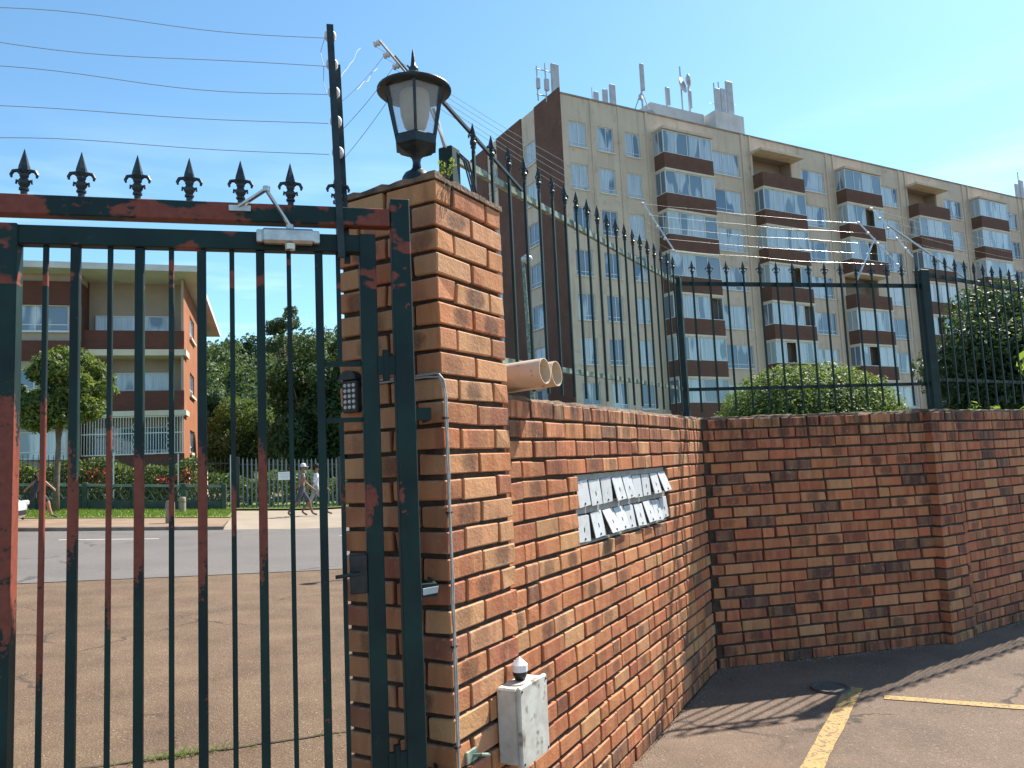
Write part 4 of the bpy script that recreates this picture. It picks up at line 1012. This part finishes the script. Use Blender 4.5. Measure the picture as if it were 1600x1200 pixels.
# bollards
for uu, vv, hh, lab in ((-2.66, 23.6, .62, 'squat concrete bollard standing on the dirt pavement'), (-2.94, 29.6, .55, 'squat concrete bollard standing on the grass by the low wall')):
    b_ = thing('bollard', lab, 'bollard', SF(uu, vv), 'concrete bollards')
    MB().lathe([(.12, -.1), (.12, hh - .06), (.10, hh - .01), (.001, hh)], 14).build('shaft', noisy('bollard_concrete', (.24, .18, .13), (.34, .26, .19), 5, .9), b_)
    MB().lathe([(.124, hh - .2), (.124, hh - .14)], 14).build('band', KERBM, b_)

# hedge with red flowers
def box_leaves(mb, x0, x1, y0, y1, z0, z1, n, size, rr, zf=None):
    for _ in range(n):
        x, y = rr.uniform(x0, x1), rr.uniform(y0, y1); t_ = rr.random() ** .5
        top = z1 + .18 * math.sin(x * 1.7) + .10 * math.sin(x * 4.1 + 1); z = z0 + (top - z0) * t_ + (zf(x) if zf else 0)
        nrm = Vector((rr.gauss(0, .6), -.5 + rr.gauss(0, .5), .5 + rr.gauss(0, .5))).normalized()
        a = nrm.cross(Vector((rr.gauss(0, 1), rr.gauss(0, 1), rr.gauss(0, 1)))).normalized(); b = nrm.cross(a); s_ = size * rr.uniform(.6, 1.4)
        p = Vector((x, y, z)); mb.add([p - a * s_, p + b * s_ * .5, p + a * s_, p - b * s_ * .5], [(0, 1, 2, 3)])
rr = random.Random(91)
hd = thing('hedge', 'clipped green hedge with red blossoms behind the bar fence', 'hedge', FS)
mb = MB(); box_leaves(mb, -11.4, -2.6, 32.8, 34.0, .15, 1.85, 9000, .09, rr, lambda u: zg(u)); mb.build('foliage', LEAF_STREET, hd)
mb = MB()
for cx in (-6.4, -6.0, -3.9, -3.6, -3.1): box_leaves(mb, cx - .25, cx + .25, 32.55, 32.9, .9, 1.45, 60, .06, rr, lambda u: zg(u))
mb.build('blossom', FLOWER, hd)
hd2 = thing('shrubs', 'loose green shrubs growing behind the pale fence', 'shrub', FS)
mb = MB(); box_leaves(mb, -2.4, 7.5, 33.2, 35.5, 0, 1.5, 7000, .10, rr, lambda u: zg(u)); mb.build('foliage', LEAF_MID, hd2)
mb = MB()
for _ in range(5200):
    u = rr.uniform(-9.5, -1.3); v = rr.uniform(26.3, 31.3); z = zg(u) + KB + .02; h = rr.uniform(.04, .10); d = rr.uniform(-.03, .03)
    mb.add([(u - .012, v, z), (u + .012, v, z), (u + d, v + rr.uniform(-.03, .03), z + h)], [(0, 1, 2)])
o = mb.build('grass', GRASSM); o.matrix_world = FS; tag(o, 'short mown grass on the verge across the road', 'grass'); o['kind'] = 'stuff'
mb = MB()
for _ in range(260):
    t_ = rr.gauss(.34, .05) if rr.random() < .75 else rr.uniform(0.2, .95)
    x = -2.6 + 2.1 * t_ + rr.gauss(0, .02); y = 3.98 + 1.08 * t_ + rr.gauss(0, .02)
    q = FS.inverted() @ Vector((x, y, 0)); z = zg(q.x); h = rr.uniform(.02, .07); a = rr.uniform(0, 6.28); dx, dy = math.cos(a), math.sin(a)
    mb.add([(x - dy * .003, y + dx * .003, z), (x + dy * .003, y - dx * .003, z), (x + dx * h, y + dy * h, z + h * .7)], [(0, 1, 2)])
o = mb.build('weeds', GRASSM); tag(o, 'small tuft of grass weeds growing in the driveway seam', 'weeds'); o['kind'] = 'stuff'

# trees across the road
tree('street_tree', 'leafy round street tree in front of the brick flats', SF(-6.95, 29.9), 3, (0.1, 0, 4.25), (1.75, 1.4, 1.35), 30, .52, 17000, .085, LEAF_STREET, 101, .10)
tree('dark_tree', 'dense dark tree behind the pale fence, nearest the pillar', SF(1.9, 43), 4, (0, 0, 5.1), (2.3, 2.4, 3.3), 40, 1.0, 26000, .12, LEAF_DARK, 102, .25, 'trees behind the pale fence')
tree('dark_tree', 'dense dark tree left of its neighbour behind the pale fence', SF(-.8, 47), 4, (-.6, 0, 3.2), (2.2, 2.0, 2.0), 34, .85, 18000, .11, LEAF_MID, 103, .25, 'trees behind the pale fence')
tree('dark_tree', 'dark tree half hidden behind the gate pillar', SF(5.6, 42), 4, (0, 0, 5.0), (2.6, 2.4, 3.6), 36, 1.1, 22000, .12, LEAF_DARK, 104, .25, 'trees behind the pale fence')
tree('gum_tree', 'tall thin gum tree rising above the other trees', SF(1.3, 62), 10, (0, 0, 12.3), (1.7, 1.5, 2.2), 15, .48, 2600, .16, LEAF_FAR, 105, .2, aspect=.35)
tree('pale_tree', 'pale grey-green tree beside the brick flats', SF(-3.6, 60), 5, (0, 0, 5.0), (2.0, 2.0, 2.6), 24, .9, 9000, .15, LEAF_FAR, 106, .25)
tree('slender_tree', 'slender feathery tree standing behind the dark trees', SF(5.3, 55), 8, (0, 0, 9.0), (1.2, 1.2, 4.2), 26, .75, 6000, .18, LEAF_MID, 107, .2)
# wooded hill
mb = MB(); nu, nv = 40, 16; rr = random.Random(8)
def hz(u, v):
    k_ = max(0, min(1, (v - 62) / 75)); k_ = k_ * k_ * (3 - 2 * k_)
    return zg(u) * .5 + 16.4 * k_ * (1 + .12 * math.sin(u * .035 + .6) + .05 * math.sin(u * .11))
for i in range(nu):
    for j in range(nv):
        u = -190 + 300 * i / (nu - 1); v = 60 + 130 * j / (nv - 1); mb.v.append((u, v, hz(u, v)))
for i in range(nu - 1):
    for j in range(nv - 1): mb.f.append((i * nv + j, (i + 1) * nv + j, (i + 1) * nv + j + 1, i * nv + j + 1))
o = mb.build('hill', noisy('hill_ground', (.05, .07, .03), (.09, .09, .05), .2, .95), None, True); o.matrix_world = FS; struct(o)
mb = MB()
for _ in range(330):
    u = rr.uniform(-26, 28); v = rr.uniform(66, 140); h = rr.uniform(3.5, 7.5); r_ = rr.uniform(1.4, 2.8)
    near = v < 95
    leaves(mb, [((u, v, hz(u, v) + h * .55), (r_, r_, h * .5)), ((u + rr.uniform(-1, 1), v, hz(u, v) + h * .85), (r_ * .6, r_ * .6, h * .28))], 800 if near else 380, .2 if near else .3, rr, .6, .6)
o = mb.build('woodland', LEAF_FAR); o.matrix_world = FS; tag(o, 'tree-covered hillside rising beyond the flats', 'woodland'); o['kind'] = 'stuff'

# planting on the right
rr = random.Random(55)
bs = thing('clipped_bush', 'clipped round green bush behind the middle wall', 'bush', Matrix.Translation((3.45, 9.0, 0)))
cl = [((0, 0, 1.80), (1.03, .95, .76)), ((-.35, -.1, 1.85), (.66, .7, .68)), ((.4, .0, 1.84), (.62, .7, .66))]
mb = MB(); leaves(mb, cl, 52000, .021, rr, .6, .90, .5)
leaves(mb, [((0, 0, 1.75), (.9, .82, .66))], 9000, .03, rr, .6, .75, .3)
for _ in range(42):
    a = rr.uniform(0, 6.28); q = rr.uniform(.1, .9); leaves(mb, [((math.cos(a) * q, math.sin(a) * q, 2.56 - .36 * q * q + rr.uniform(0, .05)), (.03, .03, .06))], 12, .022, rr, .5, .2, 1)
mb.build('foliage', LEAF_BUSH, bs)
mb = MB()
for i in range(7):
    a = i * .9; mb.tube([(math.cos(a) * .08, math.sin(a) * .08, -.05), (math.cos(a) * .25, math.sin(a) * .25, .8), (math.cos(a) * .55, math.sin(a) * .55, 1.8)], [.03, .02, .008], 6)
mb.build('stems', BARK, bs)
tree('conifer', 'dark dense tree behind the far fence at the right edge', Matrix.Translation((9.05, 14, 0)), 2, (0.1, 0, 2.55), (1.3, 1.2, 1.7), 80, .6, 80000, .048, LEAF_DARK, 111, .15)
tree('garden_tree', 'bright yellow-green leafy tree lit by the sun at the right edge', Matrix.Translation((8.05, 10.4, 0)), 2.5, (0, 0, 3.3), (.85, .8, 1.15), 20, .32, 3600, .075, LEAF_BRIGHT, 112, .09)
# young shoots behind the far wall
mb = MB()
for x, y in ((4.75, 7.9), (5.05, 8.05), (5.55, 8.3)):
    leaves(mb, [((x, y, 1.93), (.05, .05, .10))], 14, .05, rr, .3, .2, 1)
sh = thing('young_shoots', 'bright green leaf shoots poking above the far brick wall', 'plant')
mb.build('foliage', LEAF_BRIGHT, sh)
mb = MB()
for x, y in ((4.75, 7.9), (5.05, 8.05), (5.55, 8.3)): mb.tube([(x, y, -.05), (x, y, 1.9)], [.012, .006], 6)
mb.build('stem', BARK, sh)
# weed on the pillar
wd_ = thing('pillar_weed', 'small weed growing from the top edge of the gate pillar', 'weed', FP @ Matrix.Translation((.10, .02, NP * PC + .01)))
mb = MB()
for i in range(9):
    a = rr.uniform(0, 6.28); l_ = rr.uniform(.03, .085); tip = Vector((math.cos(a) * .035, math.sin(a) * .02 - .012, l_))
    leaves(mb, [(tip, (.012, .012, .016))], 7, .008, rr, .6, .2, .6)
    leaves(mb, [(tip * .6, (.010, .010, .014))], 4, .007, rr, .6, .2, .6)
mb.build('foliage', LEAF_BRIGHT, wd_)
mb = MB()
for i in range(8):
    a = rr.uniform(0, 6.28); mb.tube([(0, 0, -.01), (math.cos(a) * .012, math.sin(a) * .01 - .006, .03), (math.cos(a) * .03, math.sin(a) * .02 - .012, .075)], .0012, 4)
for i in range(9):
    x = rr.uniform(-.08, .03); mb.tube([(x * .4, -.005, -.005), (x * .7, -.030, -.015), (x + rr.uniform(-.02, .02), -.026 - rr.uniform(0, .01), -.05 - rr.uniform(0, .07))], .0011, 4)
mb.build('stem', BARK, wd_)

# ------------------------------------------------------------------ people
def person(label, mw, joints, bones, mats, hair=None, extra=None):
    """joints: name -> (pos, radius); bones: (a, b, material slot). One skinned, continuous body"""
    t_ = thing('person', label, 'person', mw, None)
    me = bpy.data.meshes.new('body'); names = list(joints)
    me.from_pydata([joints[n_][0] for n_ in names], [(names.index(a), names.index(b)) for a, b, _ in bones], [])
    ob = bpy.data.objects.new('body_skel', me); col.objects.link(ob)
    md = ob.modifiers.new('skin', 'SKIN'); md.use_smooth_shade = True; md.branch_smoothing = .4
    if not me.skin_vertices:
        bm = bmesh.new(); bm.from_mesh(me); bm.verts.layers.skin.verify(); bm.to_mesh(me); bm.free()
    for i, n_ in enumerate(names):
        r_ = joints[n_][1]; me.skin_vertices[0].data[i].radius = (r_, r_) if not isinstance(r_, tuple) else r_
        me.skin_vertices[0].data[i].use_root = (n_ == 'pelvis')
    sb = ob.modifiers.new('sub', 'SUBSURF'); sb.levels = 1; sb.render_levels = 1
    dg = bpy.context.evaluated_depsgraph_get(); em = bpy.data.meshes.new_from_object(ob.evaluated_get(dg)); em.name = 'body'
    bpy.data.objects.remove(ob)
    em.materials.clear()
    for m_ in mats: em.materials.append(m_)
    segs = [(Vector(joints[a][0]), Vector(joints[b][0]), s_) for a, b, s_ in bones]
    for p in em.polygons:
        c = p.center; best = None
        for a, b, s_ in segs:
            d = b - a; tt = max(0, min(1, (c - a).dot(d) / d.length_squared)); q = (a + d * tt - c).length
            if best is None or q < best[0]: best = (q, s_)
        p.material_index = best[1]; p.use_smooth = True
    link('body', em, t_)
    if hair: hair(t_)
    return t_
SKIN = mat('skin', (.20, .10, .06), .55); SKIN2 = mat('skin_warm', (.34, .16, .09), .55)
def walker(label, mw, shirt, pants, skin, phase, sleeve, shoe, hat=None, hair_m=None, lean=0.0, armA=.35, armB=-.35):
    s = phase
    J = {'pelvis': ((0, 0, .93), (.15, .11)), 'waist': ((.02 + lean * .3, 0, 1.08), (.135, .095)), 'chest': ((.03 + lean * .8, 0, 1.30), (.165, .11)), 'neckb': ((.03 + lean, 0, 1.44), (.085, .075)),
         'neck': ((.04 + lean, 0, 1.51), .052), 'head': ((.06 + lean, 0, 1.60), (.078, .09)), 'crown': ((.05 + lean, 0, 1.69), (.072, .085))}
    B = [('pelvis', 'waist', 0), ('waist', 'chest', 0), ('chest', 'neckb', 0), ('neckb', 'neck', 2), ('neck', 'head', 2), ('head', 'crown', 2)]
    for side, sg, am in (('L', 1, armA), ('R', -1, armB)):
        J['sh' + side] = ((.03 + lean * .9, .17 * sg, 1.39), .062)
        J['el' + side] = ((.03 + lean * .8 + am * .35, .215 * sg, 1.13), .042); J['wr' + side] = ((.06 + lean * .8 + am * .95, .20 * sg, .92), .028)
        J['ha' + side] = ((.08 + lean * .8 + am * 1.12, .19 * sg, .85), (.036, .022)); J['fi' + side] = ((.09 + lean * .8 + am * 1.2, .185 * sg, .79), (.024, .014))
        B += [('chest', 'sh' + side, 0), ('sh' + side, 'el' + side, sleeve), ('el' + side, 'wr' + side, 2), ('wr' + side, 'ha' + side, 2), ('ha' + side, 'fi' + side, 2)]
        q = s * sg
        J['hip' + side] = ((.0, .09 * sg, .88), .105); J['kn' + side] = ((.22 * q + .05, .095 * sg, .50), .062)
        J['ca' + side] = ((.30 * q - (.06 if q < 0 else 0), .095 * sg, .32), .056)
        J['an' + side] = ((.40 * q - (.05 if q < 0 else .02), .095 * sg, .10 + (.05 if q < 0 else 0)), .036)
        J['to' + side] = ((.40 * q + .13, .10 * sg, .035 + (.0 if q < 0 else .01)), (.042, .03))
        B += [('pelvis', 'hip' + side, 1), ('hip' + side, 'kn' + side, 1), ('kn' + side, 'ca' + side, 2), ('ca' + side, 'an' + side, 2), ('an' + side, 'to' + side, 3)]
    def hd_(t_):
        hx = .055 + lean
        if hat: MB().lathe([(.001, .11), (.06, .10), (.09, .06), (.098, .0), (.10, -.01)], 16).add([(.05, -.07, .0), (.17, -.06, -.015), (.185, 0, -.012), (.17, .06, -.015), (.05, .07, .0), (.05, -.07, -.012), (.17, -.06, -.025), (.185, 0, -.024), (.17, .06, -.025), (.05, .07, -.012)], [(0, 1, 2, 3, 4), (9, 8, 7, 6, 5), (0, 5, 6, 1), (1, 6, 7, 2), (2, 7, 8, 3), (3, 8, 9, 4)]).build('cap', hat, t_, True).location = (hx, 0, 1.665)
        if hair_m: MB().lathe([(.001, .115), (.06, .105), (.092, .06), (.098, .0), (.085, -.05)], 14).build('hair', hair_m, t_, True).location = (hx - .012, 0, 1.655)
        MB().lathe([(.001, .012), (.012, .006), (.016, -.012), (.001, -.016)], 8).build('nose', skin, t_, True).location = (hx + .098, 0, 1.60)
        for sg in (-1, 1): MB().lathe([(.001, .03), (.012, .02), (.012, -.02), (.001, -.03)], 8).build('ear', skin, t_, True).location = (hx - .005, sg * .084, 1.60)
        for sg in (-1, 1): MB().lathe([(.001, .006), (.008, .003), (.008, -.003), (.001, -.006)], 8).build('eye', mat('eye_dark', (.02, .015, .012), .3), t_).location = (hx + .082, sg * .032, 1.63)
    return person(label, mw, J, B, [shirt, pants, skin, shoe], hd_)
HAIR = mat('hair_black', (.012, .010, .009), .8)
DK = noisy('dark_cloth', (.022, .026, .032), (.045, .05, .06), 12, .9); GC = noisy('grey_cloth', (.26, .25, .24), (.36, .35, .34), 14, .9)
WC = noisy('white_cloth', (.66, .67, .70), (.56, .57, .60), 14, .9); NC = noisy('navy_cloth', (.05, .055, .07), (.08, .085, .10), 14, .9); SH = mat('shoe', (.10, .08, .07), .7)
walker('person in white cap, grey vest and dark shorts walking, nearest the notice', FS @ Matrix.Translation((1.00, 26.6, zg(1.0) + .09)) @ Matrix.Rotation(R(8), 4, 'Z'), GC, NC, SKIN, 1, 2, SH, WC, None, .02)
walker('person in white T-shirt and grey shorts walking beside the other', FS @ Matrix.Translation((1.50, 27.3, zg(1.5) + .09)) @ Matrix.Rotation(R(5), 4, 'Z'), WC, GC, SKIN, -1, 0, SH, None, HAIR, .0)
walker('person in dark clothes striding along the pavement beside the white car', FS @ Matrix.Translation((-6.45, 25.6, zg(-6.45) + KB)) @ Matrix.Rotation(R(0), 4, 'Z'), DK, DK, SKIN2, 1, 2, SH, None, HAIR, .10, -.45, .30)

# ------------------------------------------------------------------ white car at the left edge
CARP = mat('white_car_paint', (.78, .78, .78), .25); k = NT(CARP); k.b.inputs['Coat Weight'].default_value = 1.0; k.b.inputs['Coat Roughness'].default_value = .03
uc = -5.62
car = thing('car', 'white hatchback car nosing in at the left beside the kerb', 'car', FS @ Matrix.Translation((uc, 21.0, zg(uc - 2) + .004)) @ Matrix.Rotation(R(3.2), 4, 'Y'))
# section rows along x (front at 0, tail at -3.9): half-width, z of (sill, waist, shoulder)
rows = [(0.0, .60, .30, .50, .60), (-.10, .74, .22, .55, .70), (-.45, .82, .20, .62, .80), (-1.0, .84, .20, .68, .90), (-1.25, .84, .20, .70, .94), (-2.6, .84, .20, .72, .95), (-3.5, .82, .22, .74, .96), (-3.85, .76, .28, .70, .94), (-3.92, .70, .34, .60, .86)]
mb = MB(); n_ = 8
for x, hw, z0, z1, z2 in rows:
    mb.v += [(x, -hw * .92, z0), (x, -hw, (z0 + z1) / 2), (x, -hw, z1), (x, -hw * .90, z2), (x, hw * .90, z2), (x, hw, z1), (x, hw, (z0 + z1) / 2), (x, hw * .92, z0)]
for i in range(len(rows) - 1):
    for j in range(n_): mb.f.append((i * n_ + j, i * n_ + (j + 1) % n_, (i + 1) * n_ + (j + 1) % n_, (i + 1) * n_ + j))
mb.f += [tuple(range(n_)), tuple((len(rows) - 1) * n_ + j for j in range(n_))[::-1]]
body = mb.build('body', CARP, car, True); e = body.modifiers.new('sub', 'SUBSURF'); e.levels = 2; e.render_levels = 2
cab = [(-.95, .74, .90), (-1.65, .62, 1.42), (-2.2, .61, 1.47), (-3.1, .60, 1.42), (-3.75, .70, .93)]
mb = MB()
for x, hw, z in cab: mb.v += [(x, -hw, z), (x, hw, z)]
for i in range(1, 3): mb.f.append((2 * i, 2 * i + 1, 2 * i + 3, 2 * i + 2))
mb.build('roof', CARP, car)
CG = mat('car_glass', (.015, .02, .022), .04, 0, .8)
MB().add([(-.97, -.74, .90), (-.97, .74, .90), (-1.65, .62, 1.42), (-1.65, -.62, 1.42)], [(0, 1, 2, 3)]).build('windscreen', CG, car)
for sg in (-1, 1): MB().add([(-1.0, .76 * sg, .90), (-1.66, .625 * sg, 1.41), (-2.2, .615 * sg, 1.46), (-3.1, .605 * sg, 1.41), (-3.74, .71 * sg, .92)], [(0, 1, 2, 3, 4)]).build('side_window', CG, car)
MB().add([(-3.1, -.60, 1.42), (-3.1, .60, 1.42), (-3.76, .70, .93), (-3.76, -.70, .93)], [(0, 1, 2, 3)]).build('rear_window', CG, car)
TYRE = mat('tyre', (.02, .02, .02), .85)
for x in (-.75, -3.15):
    for sg in (-1, 1):
        wh = MB().lathe([(.17, -.09), (.27, -.095), (.295, -.06), (.295, .06), (.27, .095), (.17, .09)], 24).build('wheel', TYRE, car, True)
        wh.matrix_local = Matrix.Translation((x, .76 * sg, .295)) @ Matrix.Rotation(R(90), 4, 'X')
        MB().lathe([(.001, .05), (.05, .06), (.15, .07), (.175, .085), (.175, -.085), (.15, -.07), (.001, -.05)], 16).build('rim', GALV, wh)
HL = mat('headlight', (.75, .78, .80), .08, .3)
for sg in (-1, 1): MB().cbox(-.16, -.02, sg * .58 - .12, sg * .58 + .12, .56, .68, .03).build('headlight', HL, car)
MB().cbox(-.02, .02, -.36, .36, .34, .46, .01).build('grille', BLACKP, car)

# ------------------------------------------------------------------ grit and dry leaves along the wall foot
rr = random.Random(77); mb = MB()
def grit(p, s_):
    x, y, z = p; a = rr.uniform(0, 6.28); c, d = math.cos(a) * s_, math.sin(a) * s_
    mb.add([(x + c, y + d, z), (x - d, y + c, z), (x - c * .8, y - d * .8, z), (x + d * .7, y - c * .7, z), (x + c * .1, y, z + s_ * .8)], [(0, 1, 4), (1, 2, 4), (2, 3, 4), (3, 0, 4)])
for _ in range(1100):
    F_, L0, L1 = rr.choice(((FL, -3.2, 0), (FM, 0, 2), (F3, .4, 3.5)))
    q = F_ @ Vector((rr.uniform(L0, L1), -abs(rr.gauss(0, .05)) - .003, 0)); grit((q.x, q.y, .006 + zg(q.x * .953 + q.y * .304)), rr.uniform(.002, .007))
for _ in range(1500):
    x, y = rr.uniform(-.2, 5.5), rr.uniform(2.2, 7)
    q = FL.inverted() @ Vector((x, y, 0)); q2 = FM.inverted() @ Vector((x, y, 0)); q3 = F3.inverted() @ Vector((x, y, 0))
    if q.y < -.05 and (q2.y < -.05 or q3.y < -.05) and q3.y < -.08: grit((x, y, .006 + zg(x * .953 + y * .304)), rr.uniform(.0015, .005))
o = mb.build('grit', noisy('grit_stone', (.20, .15, .11), (.38, .31, .24), 60, .9, bump=0)); tag(o, 'loose grit and crumbs scattered along the foot of the brick walls', 'grit'); o['kind'] = 'stuff'
mb = MB()
for _ in range(2600):
    u = rr.uniform(-5.5, 1.2); v = rr.uniform(3.6, 11.5); grit((u, v, zg(u) - .004), rr.uniform(.002, .009))
o = mb.build('gravel', bpy.data.materials['grit_stone']); o.matrix_world = FS; tag(o, 'loose gravel scattered over the brown driveway behind the gate', 'gravel'); o['kind'] = 'stuff'
